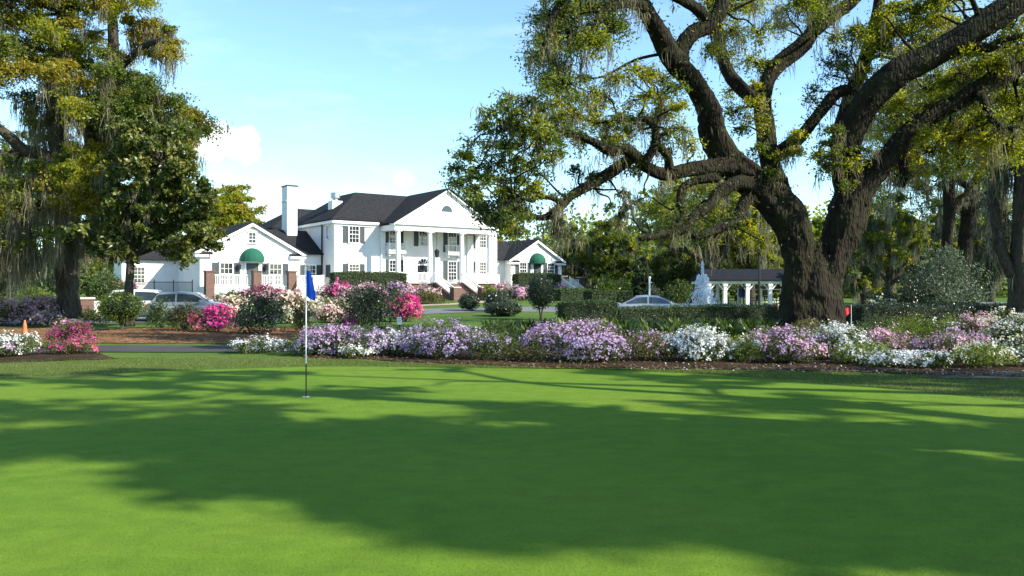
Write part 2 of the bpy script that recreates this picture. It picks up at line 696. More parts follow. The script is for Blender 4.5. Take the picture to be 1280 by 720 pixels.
fringe_m = ground_mat('fringe_turf', [(0.07, 0.108, 0.02), (0.09, 0.13, 0.022), (0.13, 0.14, 0.04)], 0.45, 4, fs=70, bs=0.7, bd=0.03, stretch=(0.5, 1.3, 1))
green_m = ground_mat('putting_green_turf', [(0.076, 0.15, 0.012), (0.102, 0.18, 0.015), (0.132, 0.198, 0.02)], 0.22, 3.5, (0.8, 1.15), fs=70, bs=0.6, bd=0.01, stretch=(0.7, 1, 1))
collar_m = ground_mat('collar_turf', [(0.06, 0.118, 0.01), (0.085, 0.135, 0.016)], 0.4, 4, fs=80, bd=0.02)
mulch_m = ground_mat('bed_mulch', [(0.022, 0.016, 0.012), (0.05, 0.032, 0.02), (0.10, 0.062, 0.035)], 0.8, 9, (0.6, 1.3), fs=45, bs=1.0, bd=0.05)
straw_m = ground_mat('pine_straw', [(0.10, 0.052, 0.026), (0.16, 0.085, 0.042), (0.22, 0.125, 0.065)], 0.7, 8, (0.65, 1.25), fs=50, bs=1.0, bd=0.05)
asph_m = ground_mat('path_asphalt', [(0.05, 0.05, 0.052), (0.075, 0.073, 0.072)], 0.5, 6, fs=120, bs=0.5, bd=0.01)
drive_m = ground_mat('driveway_asphalt', [(0.13, 0.135, 0.14), (0.18, 0.18, 0.185)], 0.3, 5, fs=90, bs=0.4, bd=0.01)
walk_m = ground_mat('walk_paving', [(0.34, 0.25, 0.2), (0.42, 0.34, 0.28)], 0.6, 5, fs=50)
dirt_m = ground_mat('bare_earth', [(0.07, 0.052, 0.04), (0.17, 0.14, 0.11), (0.26, 0.22, 0.18)], 1.1, 6, (0.7, 1.2), fs=50, bs=0.9, bd=0.04)
brown_m = ground_mat('leaf_litter_ground', [(0.05, 0.045, 0.022), (0.07, 0.075, 0.024), (0.10, 0.08, 0.04)], 0.3, 4, fs=40, bs=0.9, bd=0.04)  # browner ground under the trees

# fringe of duller turf round the green, then the collar, then the green itself
edge = [pxd(-40, 451), pxd(180, 447), pxd(370, 447), pxd(560, 456), pxd(700, 461), pxd(900, 463), pxd(1060, 466), pxd(1200, 470), pxd(1330, 471), pxd(1500, 473)]
flat_sheet('fringe_lawn', wob([(-40, -20), (40, -20), (40, 16.6)] + edge[::-1] + [(-40, 21)], 0.06, 0.7, 1), 0.004, fringe_m)
ge = [(-45, 17.2), pxd(-40, 475), pxd(150, 467), pxd(400, 459), pxd(600, 461), pxd(760, 463), pxd(900, 470), pxd(1000, 478), pxd(1100, 486), pxd(1280, 504), pxd(1420, 516)]
g2 = [(x, y - 0.0) for x, y in ge]
pg = smooth_path([(x, y, 0) for x, y in ge], 8)[:, :2]
flat_sheet('collar', [tuple(q + np.array((0, 0.35))) for q in pg] + [(18, 3), (14, -18), (-45, -18)], 0.008, collar_m)
flat_sheet('putting_green', [tuple(q) for q in pg] + [(17, 3), (13, -17), (-45, -17)], 0.012, green_m)

# planting beds
bed_front = [tuple(np.array(q) + (0, 0.25)) for q in edge]
flat_sheet('azalea_bed', wob(bed_front[2:] + [(28, 31), (10, 33.5), (2, 31), (-4.5, 27.5), (-5.7, 24.6)], 0.09, 0.5, 3), 0.016, mulch_m)
flat_sheet('bare_earth_strip', wob([pxd(1150, 472.5), pxd(1210, 474), pxd(1500, 476), pxd(1500, 462), pxd(1200, 466)], 0.06, 0.4, 4), 0.02, dirt_m)
flat_sheet('small_bed', wob([pxd(-40, 455), pxd(60, 452), pxd(150, 449), pxd(120, 440), pxd(60, 437), pxd(-40, 437)], 0.08, 0.5, 5), 0.016, mulch_m)
flat_sheet('straw_bed', wob([(-20, 27.2), (-14, 26.8), (-9, 26.6), (-5.5, 27.6), (-4, 31), (-6.5, 37.5), (-12, 38), (-17, 36), (-24, 35.5), (-24, 29)], 0.12, 0.6, 6), 0.016, straw_m)
flat_sheet('brown_ground', wob([(-40, 29), (-24, 28), (-21, 36), (-24, 40.5), (-45, 41)], 0.15, 0.8, 7), 0.008, brown_m)
flat_sheet('brown_ground', wob([(9, 27), (28, 29), (50, 32), (50, 41), (9, 41)], 0.15, 0.8, 8), 0.008, brown_m)
ribbon('cart_path', [(-60, 27.5, 1.2), (-34, 26.2, 1.2), (-20, 24.6, 1.3), (-13, 24.4, 1.3), (-7.5, 24.4, 1.3), (-3.5, 25.6, 1.2), (-1.5, 28.2, 1.1)], 0.022, asph_m)
ribbon('driveway', [(-60, 42.5, 3.4), (-36, 43, 3.2), (-22, 45.5, 3.2), (-12, 50.5, 2.8), (-4, 56.2, 2.6), (4, 57.6, 3.4), (16, 54, 3.4), (30, 53, 3.4), (60, 55, 3.4)], 0.02, drive_m)
ribbon('front_walk', [(-14, 59.2, 0.9), (-9, 62, 0.9), (-5, 65.5, 0.9), (-2.6, 70.5, 0.9), (-2.4, 74, 0.9)], 0.012, walk_m)
# ------------------------------------------------------------------ the clubhouse, in its own axes: u along the front, v backwards, z up
HA = math.radians(36)
HO = ((418.2 - 640) / F * 77.3, 77.3)
HB = 0.60                                       # the Empty stands at this height


def hw(u, v):
    return (HO[0] + u * math.cos(HA) - v * math.sin(HA), HO[1] + u * math.sin(HA) + v * math.cos(HA))


house = thing('clubhouse', 'white two storey mansion with four tall columns, dark hipped roofs and low gabled wings', 'mansion', (HO[0], HO[1], HB), HA)


def hp(name, g, mat, parent=None, smooth=False, z=HB):
    return g.build(name, mat, parent or house, smooth, off=(0, 0, HB))


G = Geo
# walls ---------------------------------------------------------------
g = G().box((0, 0, 0.2), (19, 12, 8.4))
g.box((-1.6, 12, 0.2), (9, 20, 8.2))
hp('wall', g, M['white'])
for u0, s in ((0, 1), (19, -1)):                 # corner quoins
    g = G()
    for k in range(16):
        z0 = 0.7 + k * 0.48
        wq = 0.55 if k % 2 else 0.4
        a, b = sorted((u0 - s * 0.035, u0 + s * wq))
        g.box((a, -0.035, z0), (b, 0.3, z0 + 0.42))
    hp('quoin', g, M['trim'])
# wing with the awning door, gable to the front
WV = 1.8
wu0, wu1, wap, wez, waz = -12.0, -2.75, -7.35, 5.3, 7.85
g = G().prism([(wu0, 0.2), (wu1, 0.2), (wu1, wez), (wap, waz), (wu0, wez)], WV, 14)
g.box((wu1 - 0.5, 2.95, 0.2), (0.0, 12, 5.15))
g.box((-17.0, 9.5, 0.2), (wu0, 13.5, 4.6))
hp('wing_wall', g, M['white'])
# far wing
g = G().box((19, 3.2, 0.2), (22.4, 11, 5.1))
g.prism([(22.4, 0.2), (29.9, 0.2), (29.9, 5.25), (26.15, 7.45), (22.4, 5.25)], 2.0, 13)
hp('wing_wall', g, M['white'])
# roofs ---------------------------------------------------------------
E0, RZ = 8.5, 11.85
g = G().slab([(-.4, -.4, E0), (19.4, -.4, E0), (14.5, 5, RZ), (4.5, 5, RZ)])
g.slab([(19.4, -.4, E0), (19.4, 10.4, E0), (14.5, 5, RZ)])
g.slab([(19.4, 10.4, E0), (4.5, 10.4, E0), (4.5, 5, RZ), (14.5, 5, RZ)])
g.slab([(-.4, 12.4, E0), (-.4, -.4, E0), (4.5, 5, RZ), (4.5, 9, RZ)])
g.slab([(9.4, 12.4, E0), (-.4, 12.4, E0), (4.5, 9, RZ)])
hp('roof', g, M['roof'])
g = G().slab([(-2, 11.6, 8.3), (9.4, 11.6, 8.3), (5.5, 16, 10.9), (2, 16, 10.9)])
g.slab([(-2, 20.4, 8.3), (-2, 11.6, 8.3), (2, 16, 10.9)])
g.slab([(9.4, 20.4, 8.3), (-2, 20.4, 8.3), (2, 16, 10.9), (5.5, 16, 10.9)])
g.slab([(9.4, 11.6, 8.3), (9.4, 20.4, 8.3), (5.5, 16, 10.9)])
hp('rear_roof', g, M['roof'])
PU0, PU1, PC, PV = 4.75, 16.75, 10.75, -3.45
g = G().slab([(PU0 - .15, PV, 8.22), (PC, PV, 11.92), (PC, 5, 11.92), (PU0 - .15, 5, 8.22)][::-1])
g.slab([(PU1 + .15, PV, 8.22), (PC, PV, 11.92), (PC, 5, 11.92), (PU1 + .15, 5, 8.22)])
hp('portico_roof', g, M['roof'])
sl_ = (waz - wez) / (wap - wu0)
g = G().slab([(wu0 - .5, WV - .35, wez - .5 * sl_ + .16), (wap, WV - .35, waz + .16), (wap, 14.3, waz + .16), (wu0 - .5, 14.3, wez - .5 * sl_ + .16)][::-1])
g.slab([(wu1 + .5, WV - .35, wez - .5 * sl_ + .16), (wap, WV - .35, waz + .16), (wap, 14.3, waz + .16), (wu1 + .5, 14.3, wez - .5 * sl_ + .16)])
g.slab([(-6.2, 2.55, 5.22), (-0.03, 2.55, 5.22), (-0.03, 7.1, 7.75), (-6.2, 7.1, 7.75)])
g.slab([(-17.4, 9.1, 4.6), (wu0, 9.1, 4.6), (wu0, 11.5, 5.8), (-17.4, 11.5, 5.8)])
g.slab([(-17.4, 13.9, 4.6), (wu0, 13.9, 4.6), (wu0, 11.5, 5.8), (-17.4, 11.5, 5.8)][::-1])
hp('wing_roof', g, M['roof'])
s2 = 2.2 / 3.75
g = G().slab([(22.4 - .45, 1.65, 5.25 - .45 * s2 + .15), (26.15, 1.65, 7.6), (26.15, 13.3, 7.6), (22.4 - .45, 13.3, 5.25 - .45 * s2 + .15)][::-1])
g.slab([(29.9 + .45, 1.65, 5.25 - .45 * s2 + .15), (26.15, 1.65, 7.6), (26.15, 13.3, 7.6), (29.9 + .45, 13.3, 5.25 - .45 * s2 + .15)])
g.slab([(19.02, 2.8, 5.15), (25, 2.8, 5.15), (25, 6.8, 7.5), (19.02, 6.8, 7.5)])
hp('wing_roof', g, M['roof'])
# cornices and rakes
g = G().box((16.9, -.33, 8.08), (19.33, 0, 8.36)).box((19.003, .003, 8.08), (19.33, 10.3, 8.36))
hp('cornice', g, M['trim'])
g = G().box((-.33, -.33, 8.08), (4.6, -.0, 8.36)).box((-.33, .003, 8.08), (-.003, 12.3, 8.36))
g.box((-.12, -.12, 7.86), (4.6, -.002, 8.07))


hp('cornice', g, M['trim'])


def rake(g, p, q, v0, v1, h=.3):
    """Sloping board along a gable edge from p to q in (u,z)."""
    g.prism([(p[0], p[1] - h), (q[0], q[1] - h), (q[0], q[1]), (p[0], p[1])], v0, v1)


for (a, ap, b, ze, za, v) in ((wu0 - .5, wap, wu1 + .5, wez - .5 * sl_ + .03, waz + .03, WV - .3), (22.4 - .45, 26.15, 29.9 + .45, 5.25 - .45 * s2 + .02, 7.46, 1.7)):
    g = G()
    rake(g, (a, ze), (ap, za), v, v + .14)
    rake(g, (ap, za), (b, ze), v, v + .14)
    for s, c in ((1, a), (-1, b)):                # eave returns
        x0, x1 = sorted((c, c + s * 1.5))
        hp('eave_return', G().box((x0, v + .002, ze - .42), (x1, v + .5, ze - .16)), M['trim'])
    hp('rake_board', g, M['trim'])
# little sloped caps on the eave returns
for (a, b, ze, v) in ((wu0 - .5, wu1 + .5, wez - .5 * sl_ + .03, WV - .3), (22.4 - .45, 29.9 + .45, 5.25 - .45 * s2 + .02, 1.7)):
    for s, c in ((1, a), (-1, b)):
        x0, x1 = sorted((c, c + s * 1.55))
        hp('return_cap', G().slab([(x0, v - .05, ze - .14), (x1, v - .05, ze - .14), (x1, v + .32, ze + .06), (x0, v + .32, ze + .06)], .04), M['roof'])
# portico --------------------------------------------------------------
FZ = 2.42
g = G().box((PU0 + .1, -3.1, 7.48), (PU1 - .1, -2.45, 7.78)).box((PU0 + .06, -3.14, 7.782), (PU1 - .06, -2.42, 8.02))
g.box((PU0 + .1, -2.448, 7.48), (PU0 + .7, -.002, 8.02)).box((PU1 - .7, -2.448, 7.48), (PU1 - .1, -.002, 8.02))
g.box((PU0 - .12, -3.38, 8.022), (PU1 + .12, -2.42, 8.2))
g.box((PU0 + .7, -2.4, 7.9), (PU1 - .7, -.002, 8.0))
hp('entablature', g, M['trim'])
g = G().prism([(PU0 + .05, 8.202), (PU1 - .05, 8.202), (PC, 11.72)], -3.05, -2.9)
rake(g, (PU0 - .12, 8.2), (PC, 11.86), -3.36, -3.052, .26)
rake(g, (PC, 11.86), (PU1 + .12, 8.2), -3.36, -3.052, .26)
hp('pediment', g, M['trim'])
g = G().prism([(PC - .62 + .62 * (1 - math.cos(t)), 9.55 + .62 * math.sin(t)) for t in np.linspace(0, math.pi, 13)], -3.09, -3.052)
hp('lunette', g, M['glass'])
for cu in (5.36, 8.92, 12.68, 16.14):
    g = G().lathe([(.30, FZ + .12), (.30, FZ + .2), (.265, FZ + .26), (.265, FZ + 1.5), (.245, FZ + 3.4), (.22, 7.2), (.25, 7.24), (.25, 7.3), (.29, 7.38)], (cu, -2.78, 0), 20)
    g.box((cu - .34, -3.12, FZ + .005), (cu + .34, -2.44, FZ + .12)).box((cu - .33, -3.11, 7.38), (cu + .33, -2.45, 7.478))
    hp('column', g, M['trim'], smooth=False)
for cu in (5.1, 15.35, 16.4):
    g = G().box((cu - .25, -.16, FZ), (cu + .25, -.003, 7.47))
    hp('pilaster', g, M['trim'])
g = G().box((PU0, -3.35, FZ - .14), (PU1, -.003, FZ))
hp('porch_floor', g, M['floor'])
g = G().box((PU0 + .1, -3.2, .2), (PU1 - .1, -.003, FZ - .142))
hp('porch_base', g, M['brick'])
# front stairs with brick cheeks
SU0, SU1 = 9.35, 12.25
nst = 11
g = G()
rise = (FZ - .78) / nst
for k in range(nst):
    g.box((SU0 + .005, -3.36 - .3 * (k + 1), .3), (SU1 - .005, -3.36 - .3 * k - .002, FZ - rise * (k + 1)))
hp('stair', g, M['brick'])
g = G()
for cu in (SU0, SU1):
    g.prism([(-3.36, .3), (-6.7, .3), (-6.7, 1.0), (-3.36, FZ)], cu - (.3 if cu == SU0 else 0), cu + (0 if cu == SU0 else .3), 'u')
hp('stair_cheek', g, M['brick'])


def railing(g, p, q, h=.92, step=.14, post=True):
    p, q = np.array(p, float), np.array(q, float)
    L = np.linalg.norm((q - p)[:2])
    up = np.array((0, 0, 1.0))
    g.bar(p + up * h, q + up * h, .09, .07)
    g.bar(p + up * .12, q + up * .12, .06, .06)
    n = max(2, int(L / step))
    for i in range(1, n):
        b = p + (q - p) * i / n
        g.bar(b + up * .14, b + up * (h - .02), .045)
    if post:
        for b in (p, q):
            g.bar(b, b + up * (h + .08), .1)


for a, b in ((5.36, 8.92), (12.68, 16.14)):
    g = G()
    railing(g, (a + .32, -2.9, FZ), (b - .32, -2.9, FZ))
    hp('railing', g, M['trim'])
for a in (5.0, 16.5):
    g = G()
    railing(g, (a, -2.5, FZ), (a, -.1, FZ))
    hp('railing', g, M['trim'])
for a in (SU0 - .12, SU1 + .12):
    g = G()
    railing(g, (a, -3.3, FZ), (a, -6.6, 1.05))
    hp('stair_railing', g, M['trim'])


# windows ---------------------------------------------------------------
def xf(u0, v0, side='f'):
    if side == 'f':
        return lambda x, y, z: (u0 + x, v0 - y, z)
    return lambda x, y, z: (u0 - y, v0 - x, z)     # end wall that looks along -u


def window(u, z0, z1, wd, v=0.0, cols=3, rows=4, sh=True, side='f', door=False, dark_first=False):
    fn = xf(u, v, side) if side == 'f' else xf(v, u, side)
    g = G()
    h = wd / 2
    fw = .09
    g.box((-h - fw, .003, z0 - .02), (-h, .085, z1 + fw), fn=fn).box((h, .003, z0 - .02), (h + fw, .085, z1 + fw), fn=fn)
    g.box((-h - fw - .04, .003, z1 + fw), (h + fw + .04, .11, z1 + fw + .1), fn=fn)
    g.box((-h, .003, z1), (h, .085, z1 + fw), fn=fn)
    g.box((-h - fw - .05, .003, z0 - .12), (h + fw + .05, .13, z0 - .021), fn=fn)
    mw = .028
    for i in range(1, cols):
        x = -h + wd * i / cols
        g.box((x - mw / 2, .04, z0), (x + mw / 2, .07, z1), fn=fn)
    for j in range(1, rows):
        z = z0 + (z1 - z0) * j / rows
        k = mw * (2.2 if j == rows // 2 else 1)
        for i in range(cols):
            g.box((-h + wd * i / cols + mw / 2, .041, z - k / 2), (-h + wd * (i + 1) / cols - mw / 2, .069, z + k / 2), fn=fn)
    w_ = hp('window', g, M['trim'])
    hp('pane', G().box((-h, .004, z0), (h, .036, z1), fn=fn), M['glass'], w_)
    if sh:
        for s in (-1, 1):
            g = G()
            a, b = sorted((s * (h + fw + .03), s * (h + fw + .03 + wd * .52)))
            g.box((a, .004, z0 - .1), (b, .03, z1 + .06), fn=fn)
            for zz in np.arange(z0 - .02, z1, .09):
                g.box((a + .05, .031, zz), (b - .05, .045, zz + .05), fn=fn)
            g.box((a, .031, z0 - .1), (a + .05, .055, z1 + .06), fn=fn).box((b - .05, .031, z0 - .1), (b, .055, z1 + .06), fn=fn)
            hp('shutter', g, M['shutter'], w_)
    return w_


window(2.0, 6.32, 7.85, 1.0)
window(2.0, 2.95, 4.15, 1.0)
for u in (6.35, 9.75, 13.25, 17.05):
    window(u, 6.25 if u != 13.25 else 5.7, 7.75, .95, rows=4)
for u in (6.35, 13.25, 17.05):
    window(u, 2.75 if u != 17.05 else 3.1, 4.62, .95, rows=5)
window(1.55, 6.7, 8.25 - .35, .55, v=0, cols=2, rows=5, sh=False, side='l')
hp('service_hatch', G().box((-.06, 1.0, 2.9), (-.004, 2.0, 4.1)), M['shutter'])
for u, ww in ((-5.15, 1.1), (-9.7, 1.1)):
    window(u, 2.15, 4.1, ww, v=WV)
window(-1.25, 2.55, 4.05, 1.0, v=2.95)
window(-7.35, 6.05, 6.95, .62, v=WV, cols=2, rows=3, sh=False)
for u in (24.1, 28.2):
    window(u, 3.3, 4.75, .95, v=2.0)
window(-15.5, 2.4, 3.8, .9, v=9.5, sh=False)
hp('gable_vent', G().box((26.0, 1.93, 5.9), (26.3, 1.998, 6.9)), M['white'])
# doors
def door(u, z0, z1, wd, v, arch=False):
    fn = xf(u, v)
    h = wd / 2
    g = G().box((-h - .14, .003, z0), (-h, .1, z1 + .02), fn=fn).box((h, .003, z0), (h + .14, .1, z1 + .02), fn=fn)
    if arch:
        a = np.linspace(0, math.pi, 15)
        for i in range(14):
            q = [(h * math.cos(t), z1 + .62 * math.sin(t)) for t in (a[i], a[i + 1])] + [((h + .14) * math.cos(t), z1 + (.62 + .14) * math.sin(t)) for t in (a[i + 1], a[i])]
            V = [fn(x, .003, z) for x, z in q] + [fn(x, .1, z) for x, z in q]
            g.add(V, [np.array([(0, 1, 2, 3), (7, 6, 5, 4)]), np.array([(j, (j + 1) % 4, 4 + (j + 1) % 4, 4 + j) for j in range(4)])])
        for t in np.linspace(.35, math.pi - .35, 5):
            g.bar(fn(0, .05, z1 + .02), fn(h * math.cos(t), .05, z1 + .62 * math.sin(t)), .03)
        g.box((-h, .041, z1 - .06), (h, .09, z1 + .04), fn=fn)
    else:
        g.box((-h - .14, .003, z1 + .022), (h + .14, .1, z1 + .16), fn=fn)
    d = hp('door', g, M['trim'])
    p = G().box((-h, .004, z0), (h, .03, z1), fn=fn)
    for s in (-1, 1):
        a, b = sorted((s * .03, s * (h - .02)))
        p.box((a, .0301, z0 + .03), (b, .04, z1 - .06), fn=fn)
        for k in range(3):
            zz = z0 + .12 + k * (z1 - z0 - .2) / 3
            p.box((a + .08, .0401, zz), (b - .08, .055, zz + (z1 - z0 - .2) / 3 - .1), fn=fn)
    if arch:
        V = [fn(h * math.cos(t), .02, z1 + .62 * math.sin(t)) for t in np.linspace(0, math.pi, 15)]
        p.add(V, np.arange(15)[None, :])
    hp('door_leaf', p, M['shutter'] if not arch else M['glass'], d)
    hp('handle', G().box((.05, .056, z0 + 1.0), (.09, .09, z0 + 1.2), fn=fn), M['steel'], d)


door(9.75, FZ + .002, 4.25, 1.5, 0, True)
TZ = 2.0
door(-7.35, TZ + .002, 4.15, 1.15, WV)
door(26.15, 2.5, 4.7, 1.1, 2.0)


def awning(u, z, r, v):
    """Dome awning: a quarter of a ball, ribbed."""
    g = G()
    nu, nv = 14, 7
    V = []
    for i in range(nu + 1):
        for j in range(nv + 1):
            p = math.pi * i / nu
            t = math.pi / 2 * j / nv
            rr = r * (1 + .015 * (i % 2))
            V.append((u + rr * math.cos(p) * math.cos(t), v - .01 - rr * .95 * math.sin(p) * math.cos(t), z + rr * math.sin(t) * .95))
    f = np.array([(i * (nv + 1) + j, (i + 1) * (nv + 1) + j, (i + 1) * (nv + 1) + j + 1, i * (nv + 1) + j + 1) for i in range(nu) for j in range(nv)])
    g.add(V, f)
    Vv = []
    for i in range(nu + 1):                       # valance
        p = math.pi * i / nu
        q = (u + r * math.cos(p), v - .01 - r * .95 * math.sin(p))
        Vv += [(*q, z), (*q, z - .2)]
    g.add(Vv, np.array([(2 * i, 2 * i + 1, 2 * i + 3, 2 * i + 2) for i in range(nu)]))
    hp('awning', g, M['awning'])


awning(-7.35, 4.5, 1.1, WV)
awning(26.15, 4.95, 1.05, 2.0)


def lantern(u, v, z, s=1.0, chain=None):
    g = G().lathe([(.04 * s, z), (.12 * s, z + .04 * s), (.17 * s, z + .36 * s), (.2 * s, z + .37 * s), (.05 * s, z + .52 * s), (.02 * s, z + .6 * s)], (u, v, 0), 6)
    if chain:
        g.bar((u, v, z + .6 * s), (u, v, chain), .035)
    else:
        g.bar((u, v, z + .5 * s), (u, v + .25, z + .5 * s), .03).bar((u, v, z + .6 * s), (u, v, z + .72 * s), .03)
    hp('lantern', g, M['iron'])


lantern(10.5, -1.5, 4.95, 1.7, 7.95)
for u in (-8.6, -6.1):
    lantern(u, WV - .25, 3.5, 1.1)
# balconies on the porch wall
for u in (6.35, 13.25):
    g = G().box((u - .95, -.85, 5.3), (u + .95, -.003, 5.46)).box((u - .8, -.6, 5.05), (u - .65, -.003, 5.298)).box((u + .65, -.6, 5.05), (u + .8, -.003, 5.298))
    railing(g, (u - .9, -.8, 5.46), (u + .9, -.8, 5.46), .85)
    for s in (-.9, .9):
        railing(g, (u + s, -.8, 5.46), (u + s, -.06, 5.46), .85, post=False)
    hp('balcony', g, M['trim'])
# chimneys
CV, CU = 6.0, -1.4
g = G().box((CU - 1.05, CV, 5), (CU, CV + 1.5, 10.55)).box((CU - 1.12, CV - .07, 10.552), (CU + .07, CV + 1.57, 10.68)).box((CU - 1.05, CV, 10.682), (CU, CV + 1.5, 12.1))
ch = hp('chimney', g, M['white'])
hp('chimney_cap', G().box((CU - 1.13, CV - .08, 12.102), (CU + .08, CV + 1.58, 12.22)), M['iron'], ch)
g = G().box((1.6, 4.2, 9.0), (2.7, 5.3, 10.75))
ch = hp('chimney', g, M['white'])
hp('flue', G().lathe([(.3, 10.752), (.3, 11.05), (.48, 11.06), (.48, 11.5), (.36, 11.62), (.3, 11.62)], (2.15, 4.75, 0), 16), M['steel'], ch)
g = G()
for (u, v, zt) in ((-.1, 2.85, 8.1), (19.1, 3.0, 5.0)):
    g.bar((u, v, .7), (u, v, zt), .11).bar((u, v, zt), (u, v - .5, zt + .25), .11)
hp('downspout', g, M['iron'])
# terrace before the wing
g = G().box((wu0 - .3, -.9, .2), (wu1 + 1.4, WV - .003, TZ))
hp('terrace', g, M['white'])
for a, b in ((-11.5, -8.3), (-7.35, -5.0)):
    g = G()
    railing(g, (a, -.75, TZ), (b, -.75, TZ), 1.0)
    hp('railing', g, M['trim'])
for a, b in (((-4.3, -.75, TZ), (-1.6, -.75, TZ)), ((-1.45, -.75, TZ), (-1.45, 1.5, TZ))):
    g = G()
    railing(g, a, b, 1.0)
    hp('railing', g, M['trim'])
for u, zt in ((-11.95, 3.25), (-7.85, 3.3), (-4.65, 3.3)):
    g = G().box((u - .36, -1.3, .3), (u + .36, -.58, zt)).box((u - .42, -1.36, zt + .002), (u + .42, -.52, zt + .12))
    hp('brick_pier', g, M['brick'])
g = G()
railing(g, (-4.1, -1.0, TZ), (-4.1, -3.6, .85), 1.0)
hp('stair_railing', g, M['trim'])
g = G()
for k in range(8):
    g.box((-4.0, -.92 - .3 * (k + 1), .3), (-2.4, -.92 - .3 * k - .002, TZ - .16 * (k + 1)))
hp('stair', g, M['white'])

# rocking chairs on the porch
def rocker(u, v, rz, label):
    x, y = hw(u, v)
    t = thing('rocking_chair', label, 'chair', (x, y, FZ), HA + rz, 'white rocking chairs on the porch')
    g = G()
    g.box((-.3, -.28, .42), (.3, .28, .46))
    g.build('seat', M['trim'], t)
    g = G()
    for s in np.linspace(-.24, .24, 6):
        g.bar((s, .27, .46), (s, .45, 1.2), .05, .02)
    g.bar((-.3, .45, 1.2), (.3, .45, 1.2), .06)
    g.build('backrest', M['trim'], t)
    for s in (-.3, .3):
        G().tube([(s, -.5, .12), (s, -.2, .04), (s, .1, .02), (s, .4, .05), (s, .7, .16)], .025, 6).build('rocker', M['trim'], t)
        for yy in (-.24, .27):
            G().bar((s, yy, .03), (s, yy, .66), .045).build('leg', M['trim'], t)
        G().box((s - .05, -.32, .66), (s + .05, .34, .69)).build('armrest', M['trim'], t)


rocker(13.9, -1.7, .2, 'white rocking chair on the porch nearer the stair head, beside the third column')
rocker(15.0, -1.5, -.2, 'white rocking chair on the porch farther along, before the last column')

# free-standing piers, fences and gate walls round the house
def pier(name, label, x, y, wd, h, group=None):
    b = float(zg(x, y))
    t = thing(name, label, 'pier', (x, y, b), HA, group)
    G().box((-wd / 2, -wd / 2, -.1), (wd / 2, wd / 2, h)).build('shaft', M['brick'], t)
    G().box((-wd / 2 - .06, -wd / 2 - .06, h + .002), (wd / 2 + .06, wd / 2 + .06, h + .12)).build('cap', M['concrete'], t)
    return t


PG = 'brick piers round the clubhouse'
x, y = hw(SU0 - .15, -7.1)
pier('brick_pier', 'short red brick pier at the foot of the porch stairs, on the awning wing side', x, y, .75, 1.2, PG)
x, y = hw(SU1 + .15, -7.1)
pier('brick_pier', 'short red brick pier at the foot of the porch stairs, on the far wing side', x, y, .75, 1.2, PG)
a = at(703, 96)
pier('brick_pier', 'red brick pier at the near end of the white gate fence past the far wing', a.x, a.y, .8, 2.6, PG)
a = at(726, 100)
pier('brick_pier', 'red brick pier at the outer end of the white gate fence', a.x, a.y, .8, 2.6, PG)
a, b = at(706, 96.5), at(723, 99.5)
g = G()
railing(g, (0, 0, 0.3), (b.x - a.x, b.y - a.y, .3), 2.0, .2)
o = g.build('gate_fence', M['trim'])
o.location = a
tag(o, 'white slatted fence between two brick piers beyond the far wing', 'fence')
a = at(707, 92)
t = thing('garden_steps', 'white garden steps with sloping handrails beside the far wing', 'steps', (a.x, a.y, a.z), HA)
g = G()
for k in range(9):
    g.box((.28 * k, -.7, -.1), (.28 * (k + 1) - .002, .7, 1.55 - .17 * k))
g.build('stair', M['white'], t)
for s in (-.75, .75):
    g = G()
    railing(g, (0, s, 1.55), (2.6, s, .05), .95)
    g.build('handrail', M['trim'], t)

# low white wall, brick pier and iron fence at the car side
a = at(108, 47)
pier('brick_pier', 'low weathered brick pier right behind the big mossy oak trunk', a.x, a.y, .7, 1.15, PG)
a, b = at(112, 47.4), at(172, 48.8)
L = (b - a).length
o = G().box((0, -.12, -.1), (L, .12, .95)).box((-.04, -.17, .952), (L + .04, .17, 1.03)).build('garden_wall', M['white'])
o.location, o.rotation_euler = a, (0, 0, math.atan2(b.y - a.y, b.x - a.x))
tag(o, 'low white garden wall between the mossy oak and the round clipped bush', 'wall')
a, b = hw(-18.5, 4.0), hw(-12.6, 2.0)
t = thing('iron_fence', 'thin black iron railing before the low shaded side wing', 'fence', (a[0], a[1], .95))
d = np.array((b[0] - a[0], b[1] - a[1], 0))
n = 78
g = G()
for k in range(n + 1):
    p = d * k / n
    g.bar(p, p + (0, 0, 1.5), .022)
g.bar((0, 0, 1.4), d + (0, 0, 1.4), .04).bar((0, 0, .2), d + (0, 0, .2), .04)
g.build('rail', M['iron'], t)
for k in range(0, 5):
    p = d * k / 4
    G().bar(p - (0, 0, .5), p + (0, 0, 1.65), .07).build('post', M['iron'], t)
g = G()
g.box((-18.6, 2.2, .2), (wu0 - .31, 9.49, .95))
hp('side_terrace', g, M['concrete'])
# ------------------------------------------------------------------ foliage materials
YG = [(0.13, 0.165, 0.014), (0.19, 0.22, 0.018), (0.26, 0.27, 0.022), (0.34, 0.33, 0.03)]
MG = [(0.06, 0.095, 0.014), (0.095, 0.135, 0.018), (0.14, 0.175, 0.024), (0.19, 0.215, 0.03)]
DG = [(0.028, 0.048, 0.01), (0.045, 0.07, 0.014), (0.07, 0.095, 0.02), (0.10, 0.115, 0.024)]
BRZ = [(0.17, 0.16, 0.016), (0.24, 0.22, 0.02), (0.31, 0.275, 0.026), (0.38, 0.33, 0.04)]
M['oak_y'] = leafmat('oak_leaf_yellow_backlit', YG, 0.55, (1.8, 1.7, 0.45))  # spring yellow green; the base tint also carries the backlight
M['oak_m'] = leafmat('oak_leaf', MG, 0.42, (1.6, 1.6, 0.6))
M['oak_d'] = leafmat('oak_leaf_old', DG, 0.3, (1.5, 1.7, 0.6))
M['oak_b'] = leafmat('oak_leaf_catkins', BRZ, 0.45, (1.5, 1.3, 0.5))
